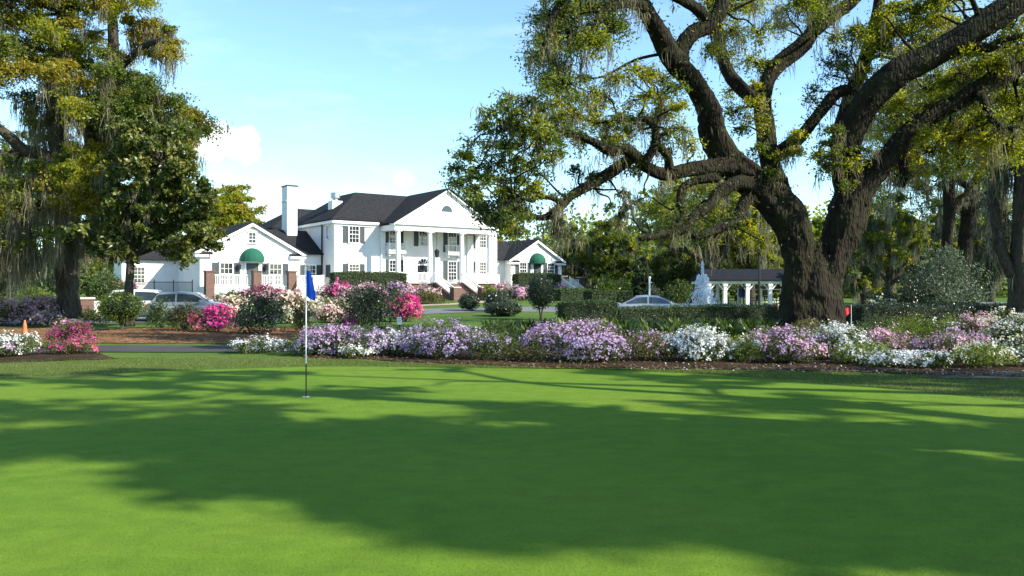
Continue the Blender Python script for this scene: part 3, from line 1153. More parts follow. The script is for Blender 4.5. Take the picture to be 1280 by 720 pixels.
M['magnolia'] = leafmat('magnolia_leaf', [(0.035, 0.055, 0.010), (0.065, 0.09, 0.014), (0.11, 0.13, 0.022), (0.26, 0.25, 0.075)], 0.22, (1.6, 1.6, 0.5), 0.38, 0.4)  # lightest stop puts glossy highlights into the leaf colour
M['moss'] = leafmat('spanish_moss', [(0.13, 0.118, 0.075), (0.2, 0.18, 0.115), (0.28, 0.255, 0.165)], 0.4, (1.1, 1.1, 0.9), 0.9, 0.1)
M['moss_d'] = leafmat('spanish_moss_grey', [(0.12, 0.125, 0.09), (0.18, 0.185, 0.135), (0.25, 0.25, 0.19)], 0.4, (1.1, 1.1, 0.95), 0.9, 0.1)
M['fern'] = leafmat('resurrection_fern', [(0.035, 0.055, 0.012), (0.055, 0.08, 0.016), (0.085, 0.105, 0.022)], 0.3)
M['shrub_d'] = leafmat('dark_glossy_leaf', [(0.008, 0.018, 0.008), (0.015, 0.03, 0.011), (0.028, 0.048, 0.016), (0.05, 0.06, 0.03)], 0.15, (1.4, 1.6, 0.6), 0.3, 0.5)
M['shrub_m'] = leafmat('mid_green_leaf', [(0.025, 0.05, 0.012), (0.045, 0.08, 0.018), (0.07, 0.11, 0.025), (0.1, 0.125, 0.04)], 0.3)
M['shrub_b'] = leafmat('bright_green_leaf', [(0.06, 0.10, 0.012), (0.10, 0.15, 0.018), (0.15, 0.2, 0.025), (0.2, 0.24, 0.04)], 0.4)
M['shrub_o'] = leafmat('olive_twig_leaf', [(0.06, 0.05, 0.022), (0.085, 0.075, 0.028), (0.11, 0.11, 0.035), (0.13, 0.14, 0.04)], 0.3)
M['shrub_g'] = leafmat('blue_grey_leaf', [(0.05, 0.075, 0.05), (0.08, 0.11, 0.075), (0.14, 0.17, 0.12)], 0.25)
M['hedge'] = leafmat('clipped_hedge_leaf', [(0.014, 0.032, 0.009), (0.03, 0.06, 0.013), (0.055, 0.095, 0.02), (0.085, 0.13, 0.03)], 0.25)
M['azalea'] = leafmat('azalea_leaf', [(0.035, 0.06, 0.014), (0.06, 0.095, 0.02), (0.10, 0.135, 0.03), (0.14, 0.165, 0.04)], 0.35)


def petals(name, a, b, c):
    return leafmat(name, [a, b, c], 0.35, (1.05, 1.05, 1.05), 0.7, 0.1)


M['p_white'] = petals('white_petal', (0.62, 0.64, 0.6), (0.74, 0.75, 0.72), (0.84, 0.84, 0.82))
M['p_cool'] = petals('cool_white_petal', (0.55, 0.58, 0.62), (0.68, 0.7, 0.74), (0.8, 0.82, 0.84))
M['p_lav'] = petals('lavender_petal', (0.38, 0.28, 0.47), (0.47, 0.36, 0.55), (0.57, 0.46, 0.63))
M['p_mauve'] = petals('mauve_petal', (0.43, 0.26, 0.46), (0.53, 0.35, 0.55), (0.63, 0.46, 0.63))
M['p_pink'] = petals('pale_pink_petal', (0.56, 0.30, 0.42), (0.70, 0.43, 0.54), (0.8, 0.6, 0.66))
M['p_blush'] = petals('blush_petal', (0.66, 0.42, 0.38), (0.76, 0.56, 0.48), (0.82, 0.72, 0.6))
M['p_hot'] = petals('hot_pink_petal', (0.52, 0.025, 0.22), (0.68, 0.06, 0.33), (0.78, 0.16, 0.44))
M['p_mag'] = petals('magenta_petal', (0.30, 0.025, 0.13), (0.42, 0.05, 0.2), (0.55, 0.12, 0.3))
M['p_coral'] = petals('coral_pink_petal', (0.62, 0.08, 0.18), (0.72, 0.16, 0.26), (0.8, 0.32, 0.38))
M['p_cream'] = petals('cream_petal', (0.66, 0.6, 0.36), (0.74, 0.7, 0.48), (0.82, 0.8, 0.66))
M['p_dusk'] = petals('faded_pink_petal', (0.38, 0.2, 0.26), (0.52, 0.32, 0.38), (0.64, 0.46, 0.5))


M['inner'] = plain('shaded_inner_leaves', (0.012, 0.02, 0.008), .9, var=.5, scale=14)  # shade inside the clipped bushes is put into this dark green


def unit(rg, k):
    n = rg.normal(size=(k, 3))
    return n / np.linalg.norm(n, axis=1)[:, None]


# ------------------------------------------------------------------ shrubs
def lobes_for(rg, W, D, H, n, low=0.05):
    """Overlapping mounds that together make an uneven dome."""
    out = []
    for i in range(n):
        a = rg.uniform(0, 2 * math.pi)
        r = math.sqrt(rg.uniform(0, 1)) * 0.8
        zc = H * (0.2 + 0.5 * (1 - r ** 1.8) * rg.uniform(0.4, 1.08)) if i % 3 else H * rg.uniform(0.14, 0.3)
        s = rg.uniform(0.17, 0.38)
        out.append((np.array((r * math.cos(a) * W / 2, r * math.sin(a) * D / 2, zc)), np.array((W * s * 0.9, D * s * 0.9, H * s * 0.92))))
    return out


def bush(name, label, cat, x0, x1, ytop, d, leaf, flower=None, fden=1.0, group=None, seed=0, lobes=None, L=0.07, depth=0.8, dens=1.0, FR=0.04, patch=0.55,
         stems=True, base=0.0, fl2=None, low=0.3):
    """Leafy mound between photo columns x0 and x1, its top at row ytop, standing at distance d. Made of twigs, leaves and (where the photo shows them) blossoms."""
    rg = np.random.default_rng(seed * 7 + 11)
    W = (x1 - x0) / F * d
    c = at((x0 + x1) / 2, d)
    H = max(0.25, CZ - (ytop - HZ) / F * d - c.z)
    D = W * depth
    t = thing(name, label, cat, c, 0, group)
    n = lobes or int(np.clip(9 + W * 6, 9, 22))
    lb = lobes_for(rg, W, D, H, n)
    area = sum(math.pi * 4 * (r[0] * r[1] * r[2]) ** (2 / 3) for _, r in lb) * 0.75
    kl = int(min(14000, area * 150 * dens * (0.07 / L) ** 2))
    per = max(30, kl // n)
    lg, fg, f2 = Geo(), Geo(), Geo()
    stem = Geo()
    p0, p1 = [], []
    for cen, r in lb:
        u = unit(rg, per)
        u[:, 2] = np.where(u[:, 2] < -0.8, -u[:, 2], u[:, 2])
        rad = 0.6 + 0.52 * rg.random(per) ** 0.8
        q = cen + u * r * rad[:, None]
        q += rg.normal(0, 0.02, q.shape)
        keep = q[:, 2] > 0.03 + base
        lg.leaves(rg, q[keep], L, L * 0.5, N=u[keep], bias=0.7)
        # stray shoots that break the outline
        kk = max(4, per // 60)
        us = unit(rg, kk)
        us[:, 2] = np.abs(us[:, 2]) * 0.9 + 0.15
        tip = cen + us * r * rg.uniform(1.05, 1.5, (kk, 1))
        for a_, b_ in zip(cen + us * r * 0.8, tip):
            tt = np.linspace(0.2, 1, 7)[:, None]
            lg.leaves(rg, a_ + (b_ - a_) * tt + rg.normal(0, L * 0.3, (7, 3)), L, L * 0.45)
        p0 += list(cen + us * r * 0.4)
        p1 += list(tip)
        if flower is not None:
            amt = fden * float(rg.choice((0.12, 0.45, 0.8, 1.05, 1.2)))
            kf = int(math.pi * 4 * (r[0] * r[1] * r[2]) ** (2 / 3) * 95 * amt * (0.04 / FR) ** 2 * 0.9)
            kf = min(kf, 3000)
            # blossoms sit in trusses
            nt_ = max(2, kf // 10)
            ut = unit(rg, nt_)
            ut[:, 2] = np.where(ut[:, 2] < -low, -ut[:, 2], ut[:, 2])
            ut /= np.linalg.norm(ut, axis=1)[:, None]
            ct = cen + ut * r * rg.uniform(0.93, 1.13, (nt_, 1))
            pk = np.repeat(np.arange(nt_), 10)
            cf = ct[pk] + rg.normal(0, FR * 1.7, (len(pk), 3))
            kp = cf[:, 2] > 0.08
            tgt = f2 if (fl2 is not None and rg.random() < 0.4) else fg
            tgt.flowers(rg, cf[kp], ut[pk][kp] + (0, 0, .25), FR, rnd=np.clip(rg.random(nt_)[pk][kp] * .7 + .3 * rg.random(kp.sum()), 0, 1))
    for k in range(7 if stems else 0):
        i = rg.integers(n)
        a0 = np.array((rg.normal(0, W * 0.05), rg.normal(0, D * 0.05), -0.05))
        e = lb[i][0] * (0.9, 0.9, 0.85)
        mid = a0 * 0.4 + e * 0.6 + rg.normal(0, 0.04, 3) - (0, 0, H * 0.08)
        stem.tube(smooth_path([a0, mid, e], 3), np.linspace(0.02, 0.008, 7) * max(1, H / 1.2), 5)
    stem.prongs(np.array(p0), np.array(p1), 0.006, 0.003)
    lg.build('foliage', M[leaf], t)
    if fg.n:
        fg.build('blossom', M[flower], t)
    if f2.n:
        f2.build('blossom', M[fl2], t)
    stem.build('stem', M['wood'], t)
    return t


def clipped(name, label, cat, c, size, leaf='hedge', rz=0.0, seed=0, L=0.06, dens=1.0, ball=False, group=None, lift=0.0, wave=0.04):
    """Clipped hedge (box) or ball: a solid core coloured like shaded inner leaves, under a shell of leaves."""
    rg = np.random.default_rng(seed + 500)
    t = thing(name, label, cat, c, rz, group)
    sx, sy, sz = size
    if ball:
        A = math.pi * 4 * ((sx / 2 * sy / 2) ** .8 * (sz / 2) ** .4) ** (2 / 2)
        k = int(min(16000, A * 420 * dens * (0.06 / L) ** 2))
        u = unit(rg, k)
        lump = 1 + 0.05 * np.sin(5 * u[:, 0] + 1 + seed) + 0.05 * np.sin(6 * u[:, 1] + 2 * u[:, 2] + seed) + 0.03 * np.sin(11 * u[:, 2])
        q = u * np.array((sx / 2, sy / 2, sz / 2)) * (lump * rg.uniform(0.84, 1.04, k))[:, None] + (0, 0, sz / 2 + lift)
        N = u
    else:
        A = 2 * (sx * sz + sy * sz) + sx * sy
        k = int(min(26000, A * 420 * dens * (0.06 / L) ** 2))
        w_ = np.array([sx * sz, sx * sz, sy * sz, sy * sz, sx * sy])
        face = rg.choice(5, k, p=w_ / w_.sum())
        a, b = rg.uniform(-.5, .5, k), rg.uniform(0, 1, k)
        q = np.zeros((k, 3))
        N = np.zeros((k, 3))
        for f_, (ax, sgn) in enumerate(((1, -1), (1, 1), (0, -1), (0, 1), (2, 1))):
            mk = face == f_
            dpt = rg.uniform(-0.10, 0.025, mk.sum())
            if ax == 1:
                q[mk] = np.stack([a[mk] * sx, np.full(mk.sum(), sgn * sy / 2) + sgn * dpt, b[mk] * sz], 1)
            elif ax == 0:
                q[mk] = np.stack([np.full(mk.sum(), sgn * sx / 2) + sgn * dpt, a[mk] * sy, b[mk] * sz], 1)
            else:
                q[mk] = np.stack([a[mk] * sx, (b[mk] - .5) * sy, sz + dpt], 1)
            N[mk, ax] = sgn
        # soft shoulders and a wavering surface
        e = np.maximum(np.abs(q[:, 1]) / (sy / 2), np.abs(q[:, 0]) / (sx / 2))
        q[:, 2] -= np.clip(e - 0.72, 0, 1) ** 2 * (q[:, 2] > sz * 0.8) * sz * 0.8
        q[:, 2] += wave * np.sin(q[:, 0] * 2.1 + seed) * (q[:, 2] > sz * .5) + wave * 0.7 * np.sin(q[:, 0] * 5.3 + q[:, 1] * 3)
        q[:, 1] += wave * np.sin(q[:, 0] * 1.7 + q[:, 2] * 3 + seed)
        q[:, 2] += lift
    lg = Geo().leaves(rg, q, L, L * 0.55, N=N, bias=0.9)
    lg.build('foliage', M[leaf], t)
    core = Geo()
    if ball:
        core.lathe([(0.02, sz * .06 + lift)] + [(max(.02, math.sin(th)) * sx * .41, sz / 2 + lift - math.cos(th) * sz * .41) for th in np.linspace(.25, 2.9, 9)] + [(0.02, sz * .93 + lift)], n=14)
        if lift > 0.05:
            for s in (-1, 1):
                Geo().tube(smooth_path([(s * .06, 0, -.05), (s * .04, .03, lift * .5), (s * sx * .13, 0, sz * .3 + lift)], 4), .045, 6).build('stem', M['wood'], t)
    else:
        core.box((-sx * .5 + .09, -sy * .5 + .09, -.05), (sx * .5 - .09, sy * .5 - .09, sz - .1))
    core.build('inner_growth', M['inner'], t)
    return t


def strap_plant(c, n, H, seed, label, leaf='hedge'):
    """Clump of upright strap leaves that arch over at the tip."""
    rg = np.random.default_rng(seed + 900)
    t = thing('cast_iron_plant', label, 'plant', c, 0, 'strap leaved plants along the back of the azalea bed')
    g = Geo()
    a = rg.uniform(0, 2 * np.pi, n)
    r0 = rg.uniform(0, .3, n)
    B = np.stack([np.cos(a) * r0, np.sin(a) * r0, np.zeros(n)], 1)
    out = np.stack([np.cos(a), np.sin(a), np.zeros(n)], 1) * rg.uniform(.1, .5, (n, 1))
    h = H * rg.uniform(.7, 1.1, (n, 1))
    s = np.stack([-np.sin(a), np.cos(a), np.zeros(n)], 1) * rg.uniform(.03, .05, (n, 1))
    rows = []
    for f, wv in ((0, .35), (.4, .9), (.75, 1.0), (1.0, .08)):
        z = h * (f - .22 * f ** 3)
        cc = B + out * f ** 1.7 + z * (0, 0, 1)
        rows += [cc - s * wv, cc + s * wv]
    V = np.stack(rows, 1).reshape(-1, 3)
    base = np.arange(n)[:, None] * 8
    g.add(V, np.concatenate([base + np.array(q) for q in ((0, 1, 3, 2), (2, 3, 5, 4), (4, 5, 7, 6))]), 0, np.tile(rg.random(n), 3))
    g.build('foliage', M[leaf], t)
    return t
# ------------------------------------------------------------------ trees
def tree(name, label, base, limbs, clumps, leafs, L, bark='bark', moss=None, seed=0, group=None, cat='tree', nside=14, rough=0.10, flare=None, moss_w=0.022,
         limb_moss=0.0, fern=0.0, twig_r=0.009, limb_len=(0.4, 1.2), split_limbs=True, droop=0.12):
    """limbs: rows (x,y,z,r), the first is the trunk; clumps: (centre, radius, leaf count, material index, moss tufts, moss length)."""
    rg = np.random.default_rng(seed + 77)
    base = np.array(base, float)
    t = thing(name, label, cat, base, 0, group)
    pts = []
    brn = Geo()
    trunk = Geo()
    for i, lb in enumerate(limbs):
        p = smooth_path(lb, 7)
        fl = None
        if i == 0 or (flare and i in flare):
            h = p[:, 2] - base[2]
            fl = 0.3 * np.exp(-np.clip(h, 0, None) / 0.7) if flare else 0.35 * np.exp(-np.clip(h, 0, None) / 0.6)
        pts.append(p)
        if i == 0:
            trunk.tube(p[:, :3], p[:, 3], nside + 10, rough=rough, seed=seed + i, flare=fl)
        elif flare and i in flare:
            trunk.tube(p[:, :3], p[:, 3], nside + 10, rough=rough, seed=seed + i, flare=fl)
        elif split_limbs and lb[0][3] > 0.12:
            Geo().tube(p[:, :3], p[:, 3], nside, rough=rough, seed=seed + i).build('limb', M[bark], t, True, base)
        else:
            brn.tube(p[:, :3], p[:, 3], 8, rough=rough, seed=seed + i)
    to = trunk.build('trunk', M[bark], t, True, base)
    if flare:                                    # grow the stems of a forked trunk together, then roughen the bark
        rm = to.modifiers.new('join', 'REMESH')
        rm.mode, rm.voxel_size, rm.use_smooth_shade = 'VOXEL', 0.05, True
        sm = to.modifiers.new('soften', 'SMOOTH')
        sm.factor, sm.iterations = 0.6, 10
        for k, (kind, size, st_) in enumerate((('CLOUDS', .75, .16), ('CLOUDS', .16, .07))):
            tx = bpy.data.textures.new('bark_relief', kind)
            tx.noise_scale = size
            tx.noise_depth = 3
            dm = to.modifiers.new('relief', 'DISPLACE')
            dm.texture, dm.strength, dm.mid_level = tx, st_, .5
    lp = np.concatenate(pts[1:] if len(pts) > 1 else pts)
    crown, mg = Geo(), Geo()
    P0, P1 = [], []
    for (c, r, n, mi, mt, ml) in clumps:
        c = np.array(c, float)
        r = np.broadcast_to(np.asarray(r, float), (3,))
        dd = np.linalg.norm((lp[:, :3] - c) * (1, 1, 1.25), axis=1) + np.clip(lp[:, 2] - c[2] - 1.0, 0, None) * 0.3
        j = int(np.argmin(dd + rg.uniform(0, 0.5, len(dd))))
        a = lp[j, :3]
        dist = np.linalg.norm(c - a)
        if dist > 0.25:
            m1 = a + (c - a) * 0.35 + rg.normal(0, 0.12, 3) * dist * 0.6
            m2 = a + (c - a) * 0.7 + rg.normal(0, 0.12, 3) * dist * 0.6 + (0, 0, 0.06 * dist)
            rr = min(lp[j, 3] * 0.55, 0.012 * dist + 0.03)
            q = smooth_path([a, m1, m2, c], 4)
            brn.tube(q, np.linspace(rr, 0.016, len(q)), 6, rough=0.1, seed=int(rg.integers(1e6)))
        nt_ = max(4, n // 16)
        u = unit(rg, nt_)
        u[:, 2] = u[:, 2] * 0.8 + 0.05
        st = c + unit(rg, nt_) * r * 0.25 * rg.random((nt_, 1))
        en = c + u * r * rg.uniform(0.55, 1.15, (nt_, 1))
        P0 += list(st)
        P1 += list(en)
        per = max(6, n // nt_)
        f = rg.uniform(0.25, 1.05, (nt_, per, 1))
        q = st[:, None] + (en - st)[:, None] * f + rg.normal(0, 0.09, (nt_, per, 3)) * r.mean() * 1.1
        q[..., 2] -= droop * r[2] * f[..., 0] ** 2
        tone = np.clip(rg.normal(0.45, 0.16) + rg.normal(0, 0.2, nt_ * per), 0, 1)
        crown.leaves(rg, q.reshape(-1, 3), L, L * 0.5, mi, tone)
        if mt:
            k = int(mt)
            b = c + np.clip(rg.normal(0, 0.45, (k, 3)), -.75, .75) * r * (1, 1, 0.6) - (0, 0, 0.1 * r[2])
            ln = ml * rg.uniform(*limb_len, k)
            ns = 20
            bb = np.repeat(b, ns, 0) + rg.normal(0, 0.085, (k * ns, 3)) * (1, 1, 1.8)
            mg.strands(rg, bb, np.repeat(ln, ns), moss_w)
    brn.prongs(np.array(P0), np.array(P1), twig_r * 1.5, twig_r * 0.5)
    if limb_moss:
        sel = lp[(lp[:, 3] < 0.5)]
        k = int(len(sel) * limb_moss)
        s = sel[rg.integers(len(sel), size=k)]
        b = s[:, :3] + rg.normal(0, 0.12, (k, 3)) - np.outer(s[:, 3] * 0.7, (0, 0, 1))
        ns = 14
        bb = np.repeat(b, ns, 0) + rg.normal(0, 0.08, (k * ns, 3))
        mg.strands(rg, bb, np.repeat(rg.uniform(.2, .8, k), ns), moss_w)
    if fern:
        sel = np.concatenate(pts)
        sel = sel[sel[:, 2] > base[2] + 2.2]
        k = int(len(sel) * fern)
        s = sel[rg.integers(len(sel), size=k)]
        ns = 26
        an = rg.uniform(-1, 1, (k * ns, 3)) + (0, 0, 0.5)
        an /= np.linalg.norm(an, axis=1)[:, None]
        q = np.repeat(s[:, :3], ns, 0) + rg.normal(0, 0.13, (k * ns, 3)) + an * np.repeat(s[:, 3], ns)[:, None] * 1.02
        Geo().leaves(rg, q, 0.13, 0.045, 0, N=an, bias=0.6).build('resurrection_fern', M['fern'], t, off=base)
    brn.build('branch', M[bark], t, True, base)
    if crown.n:
        crown.build('crown', [M[x] for x in leafs], t, off=base)
    if mg.n:
        mg.build('spanish_moss', M[moss or 'moss'], t, off=base)
    return t


def inpoly(x, y, poly):
    c = False
    for (x0, y0), (x1, y1) in zip(poly, poly[1:] + poly[:1]):
        if (y0 > y) != (y1 > y) and x < (x1 - x0) * (y - y0) / (y1 - y0) + x0:
            c = not c
    return c


def fill(rg, poly, n, rpx, d, dj, leaves, mi, moss=0, ml=0.8, flat=0.75, mind=0.75):
    """n leaf clumps spread over a region of the crown given by its outline in the photo, at distance d +- dj."""
    xs, ys = [p[0] for p in poly], [p[1] for p in poly]
    out, tries = [], 0
    pos = []
    while len(out) < n and tries < 6000:
        tries += 1
        x, y = rg.uniform(min(xs), max(xs)), rg.uniform(min(ys), max(ys))
        if not inpoly(x, y, poly):
            continue
        if any((x - a) ** 2 + (y - b) ** 2 < (rpx * mind) ** 2 for a, b in pos) and tries < 3000:
            continue
        pos.append((x, y))
        dd = d + rg.uniform(-dj, dj)
        r = rpx / F * dd * rg.uniform(0.85, 1.75)
        m = mi if isinstance(mi, int) else int(rg.choice(mi))
        out.append((P3(x, y, dd), (r, r, r * flat), int(leaves * 1.2 * rg.uniform(0.7, 1.3)), m, rg.poisson(moss) if moss else 0, ml))
    return out


def limb(d0, d1, pts):
    """Limb traced as (x, y, radius) in photo pixels; its distance runs from d0 to d1."""
    out = []
    for i, (x, y, r) in enumerate(pts):
        d = d0 + (d1 - d0) * i / (len(pts) - 1)
        out.append((*P3(x, y, d), r / F * d))
    return out


# ---- the great live oak on the lawn behind the azaleas
D = 28.0
rg = np.random.default_rng(21)
ob = at(1018, D)
OL = [
    limb(D, D, [(1004, 432, 30), (1000, 400, 25), (999, 360, 21.5), (998, 325, 20.5), (991, 286, 21), (968, 250, 21.5), (935, 222, 21), (905, 196, 18.5)]),
    limb(D + .1, D + .2, [(1030, 432, 29), (1031, 400, 24), (1032, 360, 21), (1041, 320, 20), (1056, 275, 22), (1066, 240, 22)]),
    limb(D - .1, D - .05, [(1016, 432, 30), (1016, 400, 26), (1016, 365, 22), (1019, 338, 16), (1021, 318, 9), (1022, 304, 3)]),
    # big left stem
    limb(D, D - 3.5, [(905, 196, 18.5), (891, 165, 15.5), (886, 135, 14.5), (867, 102, 13.5), (842, 74, 13), (824, 42, 12), (803, 5, 10.5), (782, -40, 11), (755, -90, 9)]),
    limb(D - 3.4, D - 5, [(806, 10, 7), (780, 4, 5.5), (752, 16, 5), (742, 36, 4.2), (728, 54, 3.4), (712, 56, 2.2)]),
    limb(D - 3.6, D - 5.5, [(784, -38, 7), (745, -30, 6), (712, -10, 5), (692, 20, 4), (680, 56, 2.5)]),
    limb(D - 1.8, D - 1, [(850, 84, 10), (851, 62, 10), (866, 42, 10), (888, 32, 9.5), (900, 12, 9), (905, -20, 8), (915, -60, 7)]),
    limb(D - 1.2, D - 3, [(888, 32, 8), (872, 12, 7), (850, 0, 5), (820, -12, 4)]),
    # long low limb to the left
    limb(D - .2, D - 5, [(915, 207, 13), (890, 209, 10), (860, 212, 8.5), (830, 218, 8), (806, 208, 7.5), (792, 197, 7.2), (764, 215, 7), (740, 230, 6.5), (714, 245, 5.6), (702, 258, 5.5), (690, 268, 4.5), (672, 272, 3.2), (655, 262, 2)]),
    limb(D - 3.2, D - 5.5, [(795, 196, 7), (782, 186, 7), (762, 188, 6.5), (744, 178, 5.5), (722, 170, 4.5), (700, 166, 4), (682, 174, 3.6), (664, 168, 3), (645, 156, 2.5), (622, 150, 1.8)]),
    limb(D - 3.0, D - 3.6, [(806, 205, 5.5), (816, 186, 5), (820, 165, 4.5), (808, 150, 3.5), (790, 150, 3), (765, 152, 2.6), (740, 152, 2), (715, 140, 1.5)]),
    limb(D - 2.2, D - 2.6, [(838, 212, 5.5), (834, 195, 5), (822, 180, 4.5), (818, 160, 3.5), (826, 140, 2.5), (822, 118, 1.8)]),
    limb(D - 4.4, D - 6, [(702, 256, 4), (692, 248, 3.2), (676, 246, 2.8), (660, 250, 2.2), (640, 240, 1.6)]),
    # lower limbs that droop before the far trees
    limb(D - .4, D - 3.4, [(952, 238, 10), (925, 228, 8.5), (900, 240, 7.5), (886, 258, 7), (868, 270, 6.5), (858, 284, 6), (838, 290, 5.5), (818, 295, 4.5), (800, 299, 2.5)]),
    limb(D - .2, D - 2.0, [(948, 234, 9), (932, 252, 7.5), (921, 274, 7), (902, 284, 6.5), (884, 292, 5.5), (866, 296, 3.5)]),
    limb(D - 1.6, D - 2.8, [(897, 222, 6), (870, 226, 5), (852, 236, 4.5), (850, 254, 4), (854, 270, 3.6), (842, 282, 3), (838, 294, 2)]),
    # middle stem
    limb(D, D + 3.5, [(976, 262, 19), (970, 232, 15), (961, 195, 12), (957, 160, 11), (954, 130, 10.5), (960, 100, 10), (975, 78, 10), (998, 60, 10), (1016, 38, 9), (1026, 5, 10), (1030, -40, 9), (1046, -100, 7)]),
    limb(D + .6, D + 1.5, [(954, 132, 8), (935, 118, 8), (915, 98, 8), (904, 76, 7.5), (899, 50, 7), (894, 20, 6), (880, -20, 5)]),
    limb(D + 2.3, D + 3, [(1015, 40, 9), (1036, 22, 8.5), (1060, 5, 8), (1085, -20, 7), (1120, -60, 6)]),
    limb(D + .6, D + .8, [(978, 190, 10), (1000, 172, 8), (1018, 150, 7), (1032, 132, 7), (1044, 118, 7), (1058, 112, 6), (1072, 116, 4)]),
    # right stems
    limb(D + .2, D - 2.5, [(1064, 240, 19), (1058, 212, 17), (1060, 180, 16), (1072, 148, 16), (1092, 118, 16), (1122, 92, 16.5), (1160, 72, 16.5), (1200, 50, 17), (1240, 24, 16), (1290, -10, 15), (1350, -50, 13), (1420, -80, 10)]),
    limb(D + .2, D - .5, [(1066, 250, 21), (1088, 222, 16), (1112, 196, 14), (1135, 168, 12.5), (1160, 146, 11.5), (1190, 130, 11), (1222, 112, 10.5), (1255, 92, 11.5), (1290, 74, 11), (1345, 50, 9), (1400, 44, 7)]),
    limb(D - .2, D + .5, [(1120, 182, 9), (1130, 216, 6), (1126, 232, 5)]),
    limb(D - 1.6, D - 2.4, [(1215, 56, 7), (1236, 60, 6), (1250, 52, 5), (1270, 46, 4), (1290, 50, 3)]),
    limb(D - .6, D - 1.2, [(1222, 112, 6), (1232, 132, 5), (1240, 150, 4), (1256, 160, 3), (1275, 158, 2)]),
    limb(D + .6, D + 4, [(1058, 212, 14), (1052, 170, 11), (1064, 120, 9), (1086, 60, 8), (1100, 0, 7), (1105, -70, 6)]),
]
OC = []
OC += fill(rg, [(668, -40), (660, 70), (676, 100), (700, 115), (722, 66), (768, 34), (800, -10), (790, -40)], 20, 24, D - 4, 1.6, 800, [2, 1, 1, 0], 3.2, .9)
OC += fill(rg, [(566, 215), (590, 165), (630, 118), (668, 120), (698, 150), (700, 205), (660, 236), (640, 285), (600, 278), (578, 248)], 44, 18, D - 5.5, 1.8, 250, [2, 1, 1, 1, 0], .5, .6)
OC += fill(rg, [(690, 120), (725, 92), (775, 82), (820, 84), (850, 110), (870, 185), (800, 168), (740, 178), (700, 185)], 30, 19, D - 2.6, 1.6, 300, [0, 0, 0, 1], 1.0, .7)
OC += fill(rg, [(700, 190), (770, 180), (800, 172), (860, 200), (850, 240), (800, 236), (760, 226), (720, 222)], 6, 13, D - 2, .8, 200, [1, 2], 1.0, .6)
OC += fill(rg, [(690, 270), (720, 272), (725, 292), (700, 300)], 3, 11, D - 4.8, .3, 130, 2, 4, .6)
OC += fill(rg, [(590, 250), (660, 250), (668, 285), (620, 292)], 10, 14, D - 5.5, 1, 260, [2, 1], .6, .6)
OC += fill(rg, [(735, 240), (800, 236), (830, 250), (780, 270)], 6, 11, D - 3, 1, 130, [2, 1], 1.2, .6)
OC += fill(rg, [(850, 222), (950, 245), (958, 300), (900, 310), (828, 302)], 8, 15, D - .5, .8, 220, [0, 0, 1], 1.8, .8)
OC += fill(rg, [(862, -30), (1062, -30), (1046, 50), (1000, 30), (958, 44), (890, 60)], 17, 21, D + .5, 2.5, 480, [1, 0, 0], 1.8, .8)
OC += fill(rg, [(905, 60), (958, 62), (950, 190), (905, 150)], 10, 17, D + 1, 1, 330, [0, 0, 1], 1.6, .8)
OC += fill(rg, [(1068, 40), (1120, 8), (1200, -20), (1190, 46), (1110, 92), (1070, 104)], 22, 21, D + 1, 1.5, 620, [0, 0, 0, 0, 1], 1.2, .8)
OC += fill(rg, [(1000, 80), (1060, 60), (1050, 110), (1010, 140)], 6, 15, D + 2, 1, 190, [2, 1], 1.2, .6)
OC += fill(rg, [(1100, 140), (1160, 92), (1280, 60), (1290, 190), (1200, 215), (1130, 225), (1092, 190)], 44, 22, D + 1.4, 2.2, 560, [0, 0, 0, 0, 1], 1.3, .9)
OC += fill(rg, [(1200, 60), (1290, 20), (1290, 60), (1230, 96)], 8, 20, D - 1, 1.2, 420, [0, 0, 1], 1, .7)
OC += fill(rg, [(948, 158), (1000, 165), (1058, 150), (1076, 200), (1040, 212), (962, 214)], 11, 13, D - .6, .8, 330, [1, 1, 0], 1.5, .55)
OC += fill(rg, [(1040, 180), (1082, 180), (1086, 226), (1050, 232)], 4, 11, D - 1, .3, 230, 1, 2, .5)
OC += fill(rg, [(640, -260), (1180, -300), (1200, -80), (640, -60)], 20, 44, D + .5, 6, 700, [1, 1, 0, 2], 1.0, .8)
OC += fill(rg, [(1290, -60), (1420, -60), (1400, 170), (1290, 150)], 4, 34, D - 1, 4, 500, [1, 0], 1.5, .8)
# thin twigs out to the hanging crown
tree('live_oak_tree', 'huge live oak with two thick dark trunks and long mossy limbs over the azalea bed', ob, OL, OC, ['oak_y', 'oak_m', 'oak_d'], 0.104, 'bark', 'moss', 1,
     nside=16, rough=0.13, droop=.4, flare=(1, 2), limb_moss=0.16, fern=0.5)

